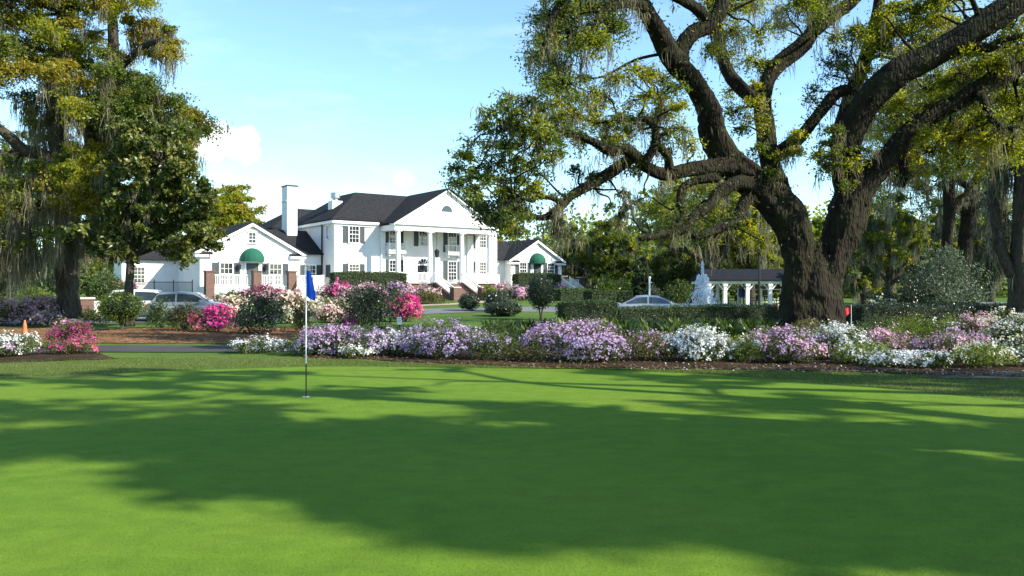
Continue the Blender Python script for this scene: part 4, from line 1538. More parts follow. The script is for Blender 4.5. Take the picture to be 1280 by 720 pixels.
# ---- the mossy oak by the path
D2 = 41.0
rg = np.random.default_rng(5)
lb_ = at(86, D2)
LL = [
    limb(D2, D2, [(87, 398, 15), (86, 375, 13.2), (84, 345, 12.5), (84, 305, 12.5), (86, 265, 12.5), (84, 235, 12)]),
    limb(D2, D2 - 1, [(84, 240, 13), (76, 200, 11), (70, 160, 10), (66, 110, 9), (70, 60, 8), (84, 0, 7), (90, -60, 5)]),
    limb(D2, D2 + 1, [(86, 245, 11), (108, 205, 9), (118, 172, 8), (126, 142, 7.5), (140, 100, 7), (142, 55, 6.5), (140, 10, 6), (146, -40, 4)]),
    limb(D2, D2 - 2, [(84, 235, 10), (58, 196, 8), (30, 188, 7), (8, 168, 6.5), (-20, 150, 5), (-60, 140, 4)]),
    limb(D2, D2 - 2, [(100, 215, 7), (112, 176, 6), (98, 140, 5.5), (120, 132, 5), (150, 140, 4.5), (185, 150, 4), (220, 158, 3)]),
    limb(D2, D2 - 2, [(140, 95, 5), (165, 70, 4.5), (185, 55, 4), (205, 50, 3)]),
    limb(D2, D2 - 3, [(84, 268, 9), (50, 256, 6.5), (22, 262, 6), (6, 290, 5), (-20, 310, 4)]),
    limb(D2, D2 - 3, [(88, 262, 8), (110, 250, 6), (128, 236, 5), (140, 226, 4)]),
]
LC = []
LC += fill(rg, [(-70, -60), (-70, 110), (0, 108), (36, 96), (70, 90), (75, -60)], 46, 22, D2 - 2, 2.5, 900, [3, 3, 0, 0, 1], 1.1, 1.5)
LC += fill(rg, [(75, -60), (190, -60), (190, 2), (178, 20), (150, 16), (120, 60), (75, 90)], 26, 20, D2, 2.2, 850, [3, 1, 0], 1.2, 1.4)
LC += fill(rg, [(160, 24), (205, 24), (218, 50), (212, 66), (192, 72), (168, 62)], 10, 13, D2 - 1, 1, 650, [1, 3, 3], 3, 1.1)
LC += fill(rg, [(75, 92), (140, 60), (160, 84), (196, 112), (240, 142), (258, 150), (246, 182), (200, 195), (140, 170), (85, 150)], 46, 18, D2 - 1, 2.6, 800, [1, 3, 0, 1], 2, 1.4)
LC += fill(rg, [(66, 192), (122, 180), (142, 200), (142, 246), (112, 268), (72, 258)], 20, 15, D2 - 2.5, 1.2, 760, [3, 3, 0], .8, 1.0)
LC += fill(rg, [(-70, 190), (50, 205), (80, 240), (74, 300), (-10, 320), (-70, 320)], 34, 19, D2 - 1, 2.5, 620, [1, 0, 1, 3], 5, 2.0)
LC += fill(rg, [(20, 120), (70, 100), (80, 190), (50, 180)], 9, 15, D2 + .5, 1, 320, [1, 2], 5, 1.8)
LC += fill(rg, [(118, 150), (160, 160), (170, 210), (130, 190)], 8, 14, D2 + .5, 1, 260, [2, 1], 6, 1.8)
LC += fill(rg, [(92, 270), (140, 260), (150, 300), (104, 300)], 5, 13, D2 + .5, 1, 200, [1, 3], 6, 1.8)
LC += fill(rg, [(-20, 250), (70, 262), (66, 312), (-20, 320)], 7, 15, D2 - 2.5, 1, 120, [1], 11, 2.2)
tree('live_oak_tree', 'tall oak heavy with hanging grey moss and bronze spring leaves beside the traffic cone', lb_, LL, LC, ['oak_y', 'oak_m', 'oak_d', 'oak_b'], 0.15, 'bark2', 'moss', 31,
     nside=12, rough=0.09, limb_moss=0.25, fern=.25, moss_w=0.03)

# ---- the magnolia before the wing
D3 = 37.0
rg = np.random.default_rng(9)
mb = at(161, D3)
ML = [limb(D3, D3, [(161, 408, 6.5), (161, 380, 5.5), (162, 350, 5), (164, 310, 4.5), (170, 260, 4), (176, 210, 3), (180, 165, 1.5)])]
for (x, y, dd) in ((110, 285, -1), (230, 300, -1.5), (262, 300, 0), (140, 230, 1), (230, 240, 1), (160, 300, -2), (200, 280, 2), (250, 270, 1), (200, 200, -1)):
    ML.append(limb(D3, D3 + dd * .7, [(163, 332 - (330 - y) * .35, 3.2), ((163 + x) / 2, (325 + y) / 2 - 8, 2.4), (x, y, 1)]))
MC = fill(rg, [(150, 158), (190, 146), (214, 160), (238, 192), (252, 222), (264, 246), (266, 285), (268, 304), (252, 316), (250, 326), (222, 326), (196, 312), (170, 318), (128, 326), (96, 290), (92, 280), (122, 276), (140, 250), (128, 220), (140, 190)], 122, 11.5, D3 - .2, 1.9, 230, 0, .25, .8, .8)
MC += fill(rg, [(150, 170), (230, 190), (262, 300), (120, 310)], 22, 16, D3 + .8, 1.2, 200, 0)
tree('magnolia_tree', 'dark glossy leaved magnolia with a thin trunk before the low wing', mb, ML, MC, ['magnolia'], 0.24, 'bark2', 'moss', 41, nside=8, moss_w=0.05, twig_r=.012, rough=.06)


# ---- generic trees of the setting
M['far_a'] = leafmat('hazed_far_leaf', [(0.085, 0.125, 0.05), (0.13, 0.175, 0.07), (0.19, 0.23, 0.09)], .4, (1.3, 1.4, .8))  # distance haze put into a paler leaf; also lightens shaded nearer trees
M['far_b'] = leafmat('hazed_far_leaf_dark', [(0.06, 0.09, 0.045), (0.09, 0.125, 0.06), (0.13, 0.16, 0.08)], .4, (1.3, 1.4, .8))  # darker leaf with the same haze in its tint
def spread_tree(name, label, base, H, R, tr, leafs, seed, L=0.26, z0=0.3, n_cl=60, leaves=240, moss=0.0, ml=1.4, bark='bark2', lean=(0, 0), mossm='moss_d', tone=None, group=None, fork=0.28,
                shape='round', nl=8, cat='tree'):
    rg = np.random.default_rng(seed + 300)
    b = np.array(base, float)
    zt = H * fork
    top = b + (lean[0], lean[1], zt)
    trunk = [(*b - (0, 0, .15), 0)][:0] + [(b[0], b[1], b[2] - .15, tr * 1.25), (b[0] + lean[0] * .2, b[1] + lean[1] * .2, b[2] + zt * .3, tr), (b[0] + lean[0] * .6, b[1] + lean[1] * .6, b[2] + zt * .7, tr * .9), (*top, tr * .8)]
    limbs = [trunk]
    ends = []
    for k in range(nl):
        a = 2 * math.pi * k / nl + rg.uniform(-.35, .35)
        el = rg.uniform(.25, 1.25) if k else 1.45
        dr = np.array((math.cos(a) * math.cos(el), math.sin(a) * math.cos(el), math.sin(el)))
        ln = 1 / math.sqrt((math.cos(el) / R) ** 2 + (math.sin(el) / (H - zt)) ** 2) * rg.uniform(.7, .9)
        e = top + dr * ln
        m1 = top + dr * ln * .4 + rg.normal(0, .07, 3) * ln + (0, 0, .06 * ln)
        m2 = top + dr * ln * .72 + rg.normal(0, .07, 3) * ln
        limbs.append([(*top - (0, 0, .2), tr * .55), (*m1, tr * .36), (*m2, tr * .22), (*e, tr * .08)])
        ends.append(e)
    cl = []
    for k in range(n_cl):
        if shape == 'cone':
            f = rg.random() ** .7
            z = b[2] + H * (z0 + (1 - z0) * (1 - f) * .98)
            rr = R * (.15 + .85 * f) * rg.uniform(.5, 1)
            a = rg.uniform(0, 6.28)
            c = np.array((b[0] + math.cos(a) * rr, b[1] + math.sin(a) * rr, z))
        else:
            u = unit(rg, 1)[0]
            s = rg.uniform(.45, .95) * (1 + .14 * math.sin(3 * math.atan2(u[1], u[0]) + seed))
            zc = b[2] + H * (z0 + 1) / 2
            c = np.array((b[0] + lean[0] + u[0] * R * s, b[1] + lean[1] + u[1] * R * s, zc + u[2] * H * (1 - z0) / 2 * s))
        r = R * rg.uniform(.16, .28) if shape != 'cone' else R * rg.uniform(.2, .34)
        cl.append((c, (r, r, r * .75), int(leaves * rg.uniform(.7, 1.3)), int(rg.integers(len(leafs))), rg.poisson(moss) if moss else 0, ml))
    return tree(name, label, b, limbs, cl, leafs, L, bark, mossm, seed, group=group, nside=8, moss_w=L * .17, twig_r=.015, rough=.07, split_limbs=False, cat=cat)


def px_tree(name, label, x, ytop, hw_px, d, *a, **k):
    c = at(x, d)
    H = CZ - (ytop - HZ) / F * d - c.z
    return spread_tree(name, label, c, H, hw_px / F * d, *a, **k)


BT = 'trees round the clubhouse grounds'
px_tree('oak_tree', 'yellow green oak crown rising over the dark roof of the low wing', 292, 226, 42, 125, .5, ['oak_b', 'oak_y', 'oak_y'], 1, L=.42, z0=.5, n_cl=80, leaves=260, group=BT)
px_tree('oak_tree', 'golden oak crown just behind the magnolia top and the wing roof', 258, 238, 36, 120, .4, ['oak_b', 'oak_y'], 2, L=.42, z0=.45, n_cl=60, leaves=240, group=BT)
px_tree('oak_tree', 'pale olive oak behind the mansion roof beside the pediment', 592, 234, 44, 128, .5, ['oak_m', 'oak_b'], 3, L=.42, n_cl=60, leaves=260, group=BT)
px_tree('oak_tree', 'low olive treetop peeping over the main roof ridge', 520, 237, 40, 140, .5, ['oak_m', 'oak_b'], 4, L=.45, n_cl=40, leaves=220, group=BT)
px_tree('oak_tree', 'dusky olive oak right beyond the brick piers of the gate fence', 722, 288, 34, 108, .5, ['oak_m', 'oak_d', 'oak_m'], 5, L=.36, n_cl=70, leaves=260, z0=.12, moss=.8, group=BT)
px_tree('oak_tree', 'broad mid green oak left of the conical evergreen', 762, 268, 48, 100, .6, ['oak_m', 'oak_m', 'oak_y'], 6, L=.34, n_cl=80, leaves=280, z0=.2, moss=.8, group=BT)
px_tree('live_oak_tree', 'wide yellow green live oak with moss behind the fountain jet', 872, 212, 100, 86, .75, ['oak_y', 'oak_y', 'oak_m'], 7, L=.28, n_cl=120, leaves=330, z0=.42, moss=1.6, ml=1.8, lean=(1.5, 0), group=BT, nl=11)
px_tree('live_oak_tree', 'bright lime oak spreading above the pavilion roof', 938, 278, 44, 90, .5, ['oak_y', 'oak_y'], 8, L=.28, n_cl=60, leaves=300, z0=.35, moss=2, ml=1.5, group=BT)
px_tree('oak_tree', 'shadowy dark oak filling in under the yellow oak behind the fountain', 850, 306, 60, 98, .6, ['oak_d', 'oak_d', 'oak_m'], 9, L=.34, n_cl=70, leaves=280, z0=.1, moss=1, group=BT)
px_tree('holly_tree', 'dark conical holly behind the silver car', 803, 318, 21, 80, .25, ['shrub_d', 'oak_d'], 10, L=.2, n_cl=80, leaves=240, z0=.04, shape='cone', group=BT)
px_tree('oak_tree', 'hazy soft green tree standing far beyond the pavilion', 985, 282, 50, 150, .5, ['oak_m', 'oak_y'], 11, L=.5, n_cl=70, leaves=260, z0=.05, group=BT)
px_tree('oak_tree', 'soft green distant tree showing between the two oak trunks', 1030, 262, 34, 140, .5, ['oak_m', 'oak_y'], 12, L=.45, n_cl=50, leaves=260, z0=.05, group=BT)
px_tree('oak_tree', 'low spreading mid green tree beside the great oak trunk', 1112, 252, 50, 60, .35, ['oak_m', 'oak_y'], 13, L=.2, n_cl=70, leaves=300, z0=.42, moss=2.2, ml=1.0, group=BT)
px_tree('oak_tree', 'lime green young tree glowing just past the great oak trunk', 1100, 308, 38, 82, .2, ['oak_y', 'shrub_b'], 14, L=.26, n_cl=46, leaves=240, z0=.08, group=BT)
px_tree('oak_tree', 'dull brownish green tree behind the blue grey shrub', 1165, 296, 42, 78, .3, ['oak_m', 'oak_b', 'oak_d'], 15, L=.26, n_cl=60, leaves=240, z0=.05, group=BT)
# mossy oaks at the right: traced trunks
D4 = 52.0
rg = np.random.default_rng(13)
for k, (pts, lab, sd) in enumerate((
        ([(1180, 396, 8), (1182, 350, 7), (1184, 300, 6.5), (1187, 262, 6.5), (1184, 225, 6), (1178, 190, 5), (1170, 150, 5), (1160, 100, 3)], 'mossy oak with a straight dark trunk behind the blue grey shrub', 1),
        ([(1200, 398, 9.5), (1202, 350, 8.5), (1206, 310, 8.2), (1210, 270, 8), (1216, 238, 7.5), (1228, 215, 6.5), (1246, 190, 6), (1262, 150, 4)], 'mossy oak whose stout trunk leans toward the clearing', 2))):
    dd = D4 + k * 4
    b = at(pts[0][0], dd)
    lm = [limb(dd, dd, pts)]
    for q in range(6):
        i = 3 + q % 4
        x, y, r = pts[i]
        sx = (-1) ** q * rg.uniform(30, 70)
        lm.append(limb(dd, dd + rg.uniform(-2, 2), [(x, y, r * .6), (x + sx * .35, y - 14, r * .45), (x + sx * .7, y - 22, r * .3), (x + sx, y - rg.uniform(10, 40), r * .12)]))
    cl = fill(rg, [(1085, 130), (1150, 100), (1290, 90), (1310, 250), (1260, 240), (1200, 230), (1150, 262), (1096, 250)], 44, 17, dd, 3.5, 320, [0, 2, 0, 2, 1], 3, 1.5)
    cl += fill(rg, [(1110, 60), (1320, 40), (1320, 130), (1110, 130)], 16, 22, dd + 1, 3, 300, [0, 2], 2, 1.3)
    tree('live_oak_tree', lab, b, lm, cl, ['oak_m', 'oak_d', 'oak_y'], .17, 'bark', 'moss_d', 50 + sd, group=BT, nside=10, moss_w=.034, limb_moss=.4, split_limbs=True)
D5 = 36.0
b = at(1276, D5)
lm = [limb(D5, D5, [(1278, 405, 16), (1277, 370, 13.5), (1277, 320, 12.5), (1279, 270, 12), (1281, 220, 12), (1285, 170, 11), (1290, 110, 10), (1300, 40, 7)]),
      limb(D5, D5 + 1, [(1266, 345, 7), (1254, 318, 6.5), (1247, 290, 6), (1243, 262, 5.5), (1240, 236, 4), (1236, 210, 2)]),
      limb(D5, D5, [(1280, 200, 9), (1310, 150, 7), (1350, 110, 5)]), limb(D5, D5 - 1, [(1284, 165, 8), (1264, 130, 5), (1250, 100, 3)])]
cl = fill(rg, [(1240, 110), (1330, 60), (1420, 80), (1420, 250), (1290, 210), (1250, 200)], 14, 20, D5, 3, 320, [0, 1, 2], 4, 1.2)
cl += fill(rg, [(1236, 200), (1262, 200), (1262, 300), (1240, 310)], 8, 12, D5 + 1, .6, 90, [1, 0], 9, 1.5)
cl += fill(rg, [(1240, -150), (1480, -160), (1480, 60), (1260, 60)], 9, 30, D5, 3, 400, [0, 1], 2, 1.2)
tree('live_oak_tree', 'thick grey brown oak trunk rising at the end of the pink and white azaleas', b, lm, cl, ['oak_m', 'oak_d', 'oak_y'], .15, 'bark2', 'moss_d', 61, group=BT, nside=12, moss_w=.028, limb_moss=.4)
px_tree('oak_tree', 'bushy dark green tree hung with moss behind the leaning trunk', 1238, 236, 34, 62, .3, ['oak_m', 'oak_y'], 16, L=.2, n_cl=50, leaves=260, z0=.2, moss=5, ml=1.8, group=BT)
px_tree('live_oak_tree', 'mossy oak seen far behind the tall oak beside the traffic cone', 20, 150, 70, 72, .6, ['oak_m', 'oak_d'], 17, L=.26, n_cl=70, leaves=240, z0=.3, moss=4, ml=2, group=BT)
px_tree('oak_tree', 'leafy oak showing behind the magnolia and the mossy oak', 150, 215, 60, 92, .5, ['oak_m', 'oak_b'], 18, L=.32, n_cl=60, leaves=240, z0=.25, group=BT)
px_tree('oak_tree', 'olive tree standing in the gap past the far wing', 690, 300, 26, 125, .4, ['oak_m', 'oak_b'], 19, L=.42, n_cl=40, leaves=220, z0=.1, group=BT)

px_tree('oak_tree', 'dense green tree filling the gap between the great oak and the mossy oaks', 1078, 272, 40, 70, .35, ['oak_y', 'far_a', 'oak_y'], 21, L=.22, n_cl=60, leaves=280, z0=.05, moss=1.5, ml=1.4, group=BT)
px_tree('oak_tree', 'green tree standing behind both mossy oak trunks', 1195, 225, 52, 84, .4, ['oak_m', 'far_a', 'oak_y'], 22, L=.26, n_cl=80, leaves=280, z0=.08, moss=2.5, ml=1.8, group=BT)
px_tree('oak_tree', 'sunlit yellow green tree behind the blue grey shrub and the leaning trunk', 1150, 262, 40, 95, .4, ['oak_y', 'oak_m'], 23, L=.3, n_cl=60, leaves=280, z0=.05, group=BT)
px_tree('oak_tree', 'mid green tree beyond the clearing at the edge of the picture', 1290, 210, 50, 88, .4, ['oak_m', 'oak_y'], 24, L=.28, n_cl=70, leaves=280, z0=.1, moss=1, ml=1.6, group=BT)
px_tree('oak_tree', 'bushy tree under the moss curtains of the oak beside the traffic cone', 5, 280, 40, 60, .3, ['oak_m', 'oak_d'], 25, L=.2, n_cl=46, leaves=260, z0=.05, moss=3, ml=1.5, group=BT)
px_tree('oak_tree', 'fresh green tree far behind the lamp post', 905, 300, 40, 120, .4, ['oak_y', 'oak_m'], 26, L=.36, n_cl=50, leaves=260, z0=.05, group=BT)

# far wood beyond the grounds: nobody could count it
rg = np.random.default_rng(3)
g = Geo()
for i in range(380):
    x = rg.uniform(-700, 2000)
    d = rg.uniform(140, 215)
    c = at(x, d)
    H = rg.uniform(11, 19) if x > 690 else rg.uniform(7, 11.5)
    R = rg.uniform(4, 7.5)
    k = 520
    u = unit(rg, k)
    q = np.array(c) + (0, 0, H * .5) + u * (R, R, H * .52) * rg.uniform(.55, 1.1, (k, 1)) * (1 + .2 * np.sin(u[:, :1] * 7 + i) + .12 * np.sin(u[:, 2:] * 9 + i))
    g.leaves(rg, q, 1.0, .75, int(rg.integers(3)), np.clip(rg.normal(.45, .25, k), 0, 1))
o = g.build('distant_wood', [M['far_a'], M['far_b'], M['oak_y']])
o['kind'] = 'stuff'
tag(o, 'far wood of mixed green trees closing the view beyond the grounds', 'wood')
# ------------------------------------------------------------------ azaleas and shrubs
AZ_G = 'flowering azaleas of the front bed'
AZ_B = 'azaleas in the beds by the clubhouse'
front = [
    # x0, x1, ytop, d, leaf, flower, fden, fl2, label
    (-14, 44, 408, 21.9, 'azalea', 'p_white', 1.2, None, 'white azalea on its own in the small bed, near the traffic cone'),
    (-40, 8, 428, 21.2, 'azalea', 'p_mauve', .8, None, 'low mauve azalea cut off by the picture edge, in front of the white one'),
    (70, 112, 391, 25.0, 'azalea', 'p_mag', 1.5, None, 'deep magenta azalea against the mossy oak trunk, the upper of two'),
    (60, 113, 418, 22.6, 'azalea', 'p_mag', 1.1, 'p_coral', 'rosy magenta azalea at the path, the lower and nearer of two'),
    (295, 341, 418, 22.8, 'azalea', 'p_cool', 1.0, None, 'small white azalea alone between the path and the fringe'),
    (352, 402, 414, 22.4, 'azalea', 'p_cool', .7, None, 'sparse white azalea just behind the flagstick'),
    (388, 474, 401, 22.2, 'azalea', 'p_lav', 1.5, 'p_mauve', 'full lavender azalea right of the flagstick'.replace('right of', 'beside')),
    (424, 464, 431, 21.3, 'azalea', 'p_white', 1.3, None, 'low white azalea tucked before the full lavender one'),
    (462, 528, 402, 22.3, 'azalea', 'p_cool', 1.2, 'p_lav', 'cool white azalea between two lavender ones'),
    (504, 600, 398, 21.3, 'azalea', 'p_lav', 1.3, 'p_lav', 'wide pale lavender azalea in the middle of the bed front'),
    (582, 634, 404, 20.6, 'azalea', 'p_lav', .7, 'p_white', 'dark leaved lavender azalea with a few white blooms beside the bare twiggy bush'),
    (632, 682, 430, 20.4, 'shrub_o', None, 0, None, 'bare twiggy brown bush with no flowers before the strap leaved plants'),
    (676, 778, 392, 20.6, 'azalea', 'p_mauve', 1.35, 'p_lav', 'large mauve azalea standing alone in the centre, tallest at one shoulder'),
    (772, 842, 412, 20.6, 'shrub_o', 'p_mauve', .05, None, 'rounded olive brown bush between the large mauve and the white azalea'),
    (834, 908, 399, 20.5, 'azalea', 'p_white', 1.5, 'p_cool', 'bright white azalea in full bloom before the great oak'),
    (890, 952, 412, 20.3, 'shrub_b', 'p_white', .55, 'p_cream', 'yellowish green azalea with scattered white blooms next to the bright white one'),
    (944, 1022, 405, 20.0, 'azalea', 'p_mauve', 1.1, 'p_pink', 'pinkish mauve azalea below the great oak trunk'),
    (980, 1046, 394, 23.4, 'shrub_o', 'p_cream', .1, None, 'yellow green untidy shrub right at the foot of the great oak'),
    (1016, 1082, 404, 20.8, 'azalea', 'p_white', 1.0, 'p_cool', 'airy white azalea with grey green leaves beside the great oak foot'),
    (1050, 1112, 420, 19.6, 'shrub_b', 'p_white', .12, None, 'bright green nearly flowerless azalea between white ones'),
    (1076, 1128, 403, 21.5, 'azalea', 'p_pink', 1.4, None, 'pale pink azalea behind the bright green nearly flowerless one'),
    (1078, 1142, 434, 18.9, 'azalea', 'p_cool', 1.4, 'p_white', 'low cool white azalea at the bed edge'),
    (1112, 1176, 420, 20.3, 'shrub_o', 'p_dusk', .8, None, 'faded pinkish brown azalea going over'),
    (1152, 1230, 404, 19.9, 'azalea', 'p_pink', 1.3, 'p_mauve', 'wide pink azalea next to the faded brown one'),
    (1138, 1192, 437, 18.6, 'azalea', 'p_cool', 1.0, None, 'low white azalea under the wide pink one'),
    (1204, 1266, 424, 18.7, 'shrub_b', 'p_cream', .5, 'p_white', 'yellow green azalea with cream blooms by the bare earth strip'),
    (1196, 1248, 388, 22.8, 'azalea', 'p_pink', 1.0, 'p_white', 'pink azalea at the back of the bed near the thick grey trunk'),
    (1232, 1300, 380, 20.9, 'shrub_m', 'p_white', .8, 'p_cream', 'tall white azalea under the thick grey oak trunk'),
    (1256, 1300, 428, 18.9, 'azalea', 'p_white', 1.1, None, 'small white azalea before the tall white one'),
    (1108, 1162, 386, 23.6, 'shrub_b', None, 0, None, 'bright green leafy shrub at the back of the bed behind the faded azalea'),
    (1152, 1206, 389, 23.2, 'shrub_b', 'p_white', .1, None, 'bright yellow green shrub at the back of the bed with one pale bloom'),
    (1060, 1112, 388, 24.6, 'shrub_m', None, 0, None, 'leafy mid green shrub beside the small red flag'),
    (600, 650, 398, 23.8, 'shrub_m', None, 0, None, 'dark green leafy shrub behind the lavender azaleas'),
    (792, 836, 402, 23.2, 'azalea', 'p_mauve', .5, None, 'thin mauve azalea peeping over the olive brown bush'),
    (936, 966, 402, 22.2, 'azalea', 'p_mauve', .9, None, 'small mauve azalea peeping out behind the yellowish one'),
]
for i, (x0, x1, yt, d, lf, fl, fd, f2, lab) in enumerate(front):
    bush('azalea_bush' if fl else 'shrub', lab, 'azalea' if fl else 'shrub', x0 - .07 * (x1 - x0), x1 + .07 * (x1 - x0), yt, d, lf, fl, fd * .62, AZ_G if fl else None, i + 1, fl2=f2, L=.058, FR=.027, dens=1.15)
back = [
    (18, 80, 367, 41.0, 'azalea', 'p_dusk', 1.0, 'p_pink', 'large dusky pink azalea behind the traffic cone'),
    (-34, 24, 374, 40.0, 'azalea', 'p_dusk', 1.1, 'p_pink', 'pale dusky azalea at the picture edge beside the large dusky one'),
    (46, 82, 386, 38.0, 'azalea', 'p_dusk', .8, None, 'small dusky azalea low in front of the large dusky one'),
    (248, 292, 374, 33.5, 'azalea', 'p_hot', 1.9, 'p_coral', 'brilliant hot pink azalea in the pine straw'),
    (490, 527, 367, 44.0, 'azalea', 'p_hot', 1.7, 'p_coral', 'hot pink and coral azalea beside the big dark round bush'),
    (296, 352, 355, 66.0, 'azalea', 'p_dusk', 1.2, 'p_mag', 'rosy azalea under the brick pier at the wing steps'),
    (270, 312, 366, 50.0, 'shrub_m', 'p_cream', 1.0, 'p_blush', 'cream and blush azalea between the hot pink one and the camellia'),
    (268, 300, 380, 44.0, 'shrub_o', 'p_cream', .9, None, 'creamy yellow low azalea in the bank of flowers'),
    (340, 384, 364, 50.0, 'azalea', 'p_blush', 1.3, 'p_pink', 'blush pink azalea behind the small camellia'),
    (346, 372, 381, 42.0, 'shrub_m', 'p_cream', 1.2, None, 'cream azalea between the two camellias'),
    (384, 432, 366, 50.0, 'shrub_m', 'p_blush', 1.2, 'p_cream', 'peach azalea behind the blue flag'),
    (392, 436, 380, 43.0, 'azalea', 'p_blush', 1.4, 'p_pink', 'pale salmon azalea beside the flag pole in the bank of flowers'),
    (396, 440, 349, 70.0, 'azalea', 'p_hot', .9, 'p_dusk', 'deep pink azalea under the long hedge at the house corner'),
    (432, 476, 352, 68.0, 'azalea', 'p_pink', 1.2, 'p_dusk', 'soft pink azalea under the long hedge'),
    (478, 522, 350, 71.0, 'azalea', 'p_pink', 1.2, 'p_mauve', 'pink azalea before the porch railing'),
    (516, 548, 354, 71.5, 'azalea', 'p_dusk', .8, 'p_blush', 'sparse dusky azalea before the porch door'),
    (612, 640, 352, 78.0, 'azalea', 'p_pink', 1.0, 'p_dusk', 'rose azalea beside the brick pier under the far wing'),
    (634, 668, 352, 76.0, 'azalea', 'p_pink', 1.2, 'p_mauve', 'pale mauve pink azalea under the far wing hedge'),
    (694, 708, 352, 90.0, 'azalea', 'p_pink', 1.0, None, 'little pink azalea by the white garden steps'),
    (968, 990, 378, 46.0, 'shrub_o', 'p_coral', .6, 'p_cream', 'orange and cream flowering shrub beside the great oak before the pavilion'),
    (1092, 1122, 368, 46.0, 'shrub_m', 'p_cream', .8, 'p_blush', 'cream flowering shrub behind the shady hedge'),
    (424, 444, 396, 31.0, 'azalea', 'p_mag', 1.2, None, 'small magenta azalea low before the big dark round bush'),
    (128, 176, 350, 70.0, 'azalea', 'p_mag', .6, 'p_dusk', 'purple red azalea seen under the magnolia above the white wall'),
]
for i, (x0, x1, yt, d, lf, fl, fd, f2, lab) in enumerate(back):
    near = d < 45
    bush('azalea_bush', lab, 'azalea', x0, x1, yt, d, lf, fl, fd, AZ_B, i + 101, fl2=f2, L=.09 if near else .13, FR=.055 if near else .085, dens=1.0)

SG = 'shrubs of the grounds'
plainb = [
    # x0, x1, ytop, d, leaf, L, label
    (186, 218, 369, 37.0, 'shrub_m', .1, 'mid green open shrub between the round clipped bush and the olive one'),
    (208, 256, 369, 34.5, 'shrub_o', .1, 'olive grey shrub beside the hot pink azalea'),
    (298, 356, 357, 32.0, 'shrub_d', .1, 'dark camellia on several bare stems in the pine straw'),
    (366, 396, 369, 33.5, 'shrub_o', .09, 'small thin camellia behind the flag pole'),
    (422, 498, 343, 37.0, 'shrub_d', .1, 'big dark round bush in the middle of the beds'),
    (500, 552, 361, 66.0, 'shrub_o', .16, 'tawny grass like shrub before the porch stairs'),
    (484, 520, 364, 62.0, 'shrub_m', .14, 'low green shrub at the lawn edge before the porch'),
    (602, 622, 353, 74.0, 'shrub_b', .15, 'fresh green shrub on top of the brick pier corner'),
    (1086, 1124, 352, 48.0, 'shrub_d', .12, 'dark rounded evergreen shrub past the great oak trunk'),
    (1136, 1222, 296, 46.0, 'shrub_g', .14, 'tall blue grey leaved shrub behind the dark hedge'),
    (1118, 1164, 342, 45.0, 'shrub_d', .12, 'dark glossy shrub at the foot of the blue grey one'),
    (1196, 1234, 340, 48.0, 'shrub_d', .12, 'dark low shrub on the far side of the blue grey one'),
    (748, 772, 340, 84.0, 'shrub_b', .2, 'light green feathery shrub left of the dark holly'.replace('left of', 'before')),
    (772, 792, 350, 86.0, 'shrub_b', .2, 'small lime shrub at the foot of the dark holly'),
    (832, 866, 346, 84.0, 'shrub_m', .2, 'pale green rounded shrub between the holly and the fountain'),
    (860, 884, 350, 90.0, 'shrub_b', .2, 'pale yellow green shrub straight behind the fountain jet'),
    (700, 740, 352, 100.0, 'shrub_m', .22, 'soft green shrub beyond the gate fence'),
    (110, 156, 333, 60.0, 'shrub_m', .17, 'tall leafy green shrub before the end of the low side wing'),
    (18, 66, 348, 56.0, 'shrub_b', .16, 'sunny green shrub seen under the hanging moss'),
    (100, 132, 380, 41.0, 'shrub_m', .1, 'small green plant against the low brick pier'),
    (270, 300, 360, 62.0, 'shrub_m', .14, 'low green edging shrub before the wing terrace'),
]
for i, (x0, x1, yt, d, lf, L, lab) in enumerate(plainb):
    bush('shrub', lab, 'shrub', x0, x1, yt, d, lf, None, 0, SG, i + 201, L=L, dens=1.1 if L < .12 else 1.4, depth=.9, low=.1)
HG = 'clipped hedges and balls'
c = at(152, 35)
clipped('clipped_bush', 'round clipped yellow green bush on a short stem beside the path', 'bush', c, (2.0, 2.0, 1.3), 'shrub_b', seed=1, L=.1, dens=1.3, ball=True, lift=.38, group=HG)
c = at(676, 46)
clipped('topiary_tree', 'small dark round headed tree on a forked stem before the far wing', 'tree', c, (1.75, 1.75, 1.95), 'shrub_d', seed=2, L=.09, dens=1.7, ball=True, lift=.62, group=HG)
for k, (x, d, sx, sz, lab) in enumerate(((586, 56, 1.5, 1.25, 'dark clipped mound at the end of the lawn, the smaller of three'), (622, 55, 1.9, 1.45, 'dark clipped mound in the middle of three on the lawn'), (630, 50, 2.4, .95, 'broad low dark clipped mound, the nearest of three on the lawn'.replace('nearest', 'lowest')))):
    clipped('clipped_bush', lab, 'bush', at(x, d), (sx, sx, sz), 'shrub_d', seed=3 + k, L=.11, dens=1.5, ball=True, group=HG)
clipped('clipped_bush', 'round dark ball bush at the foot of the conical holly', 'bush', at(815, 76), (1.9, 1.9, 1.75), 'shrub_d', seed=8, L=.14, dens=2, ball=True, group=HG)


def hedge(x0, x1, ytop, d0, d1, thick, lab, leaf='hedge', L=.08, seed=0, dens=1.0, sink=0.0):
    a, b = at(x0, d0), at(x1, d1)
    m = (a + b) / 2
    m.z = float(zg(m.x, m.y)) + sink
    H = CZ - (ytop - HZ) / F * m.y - m.z
    clipped('hedge', lab, 'hedge', m, ((b - a).length, thick, H), leaf, math.atan2(b.y - a.y, b.x - a.x), seed, L, dens, group=HG)


def hhedge(u0, u1, v, ztop, lab, seed, z0=.75):
    a, b = Vector((*hw(u0, v), z0)), Vector((*hw(u1, v), z0))
    clipped('hedge', lab, 'hedge', (a + b) / 2, ((b - a).length, 1.3, ztop - z0), 'hedge', HA, seed, .13, 1.5, group=HG)


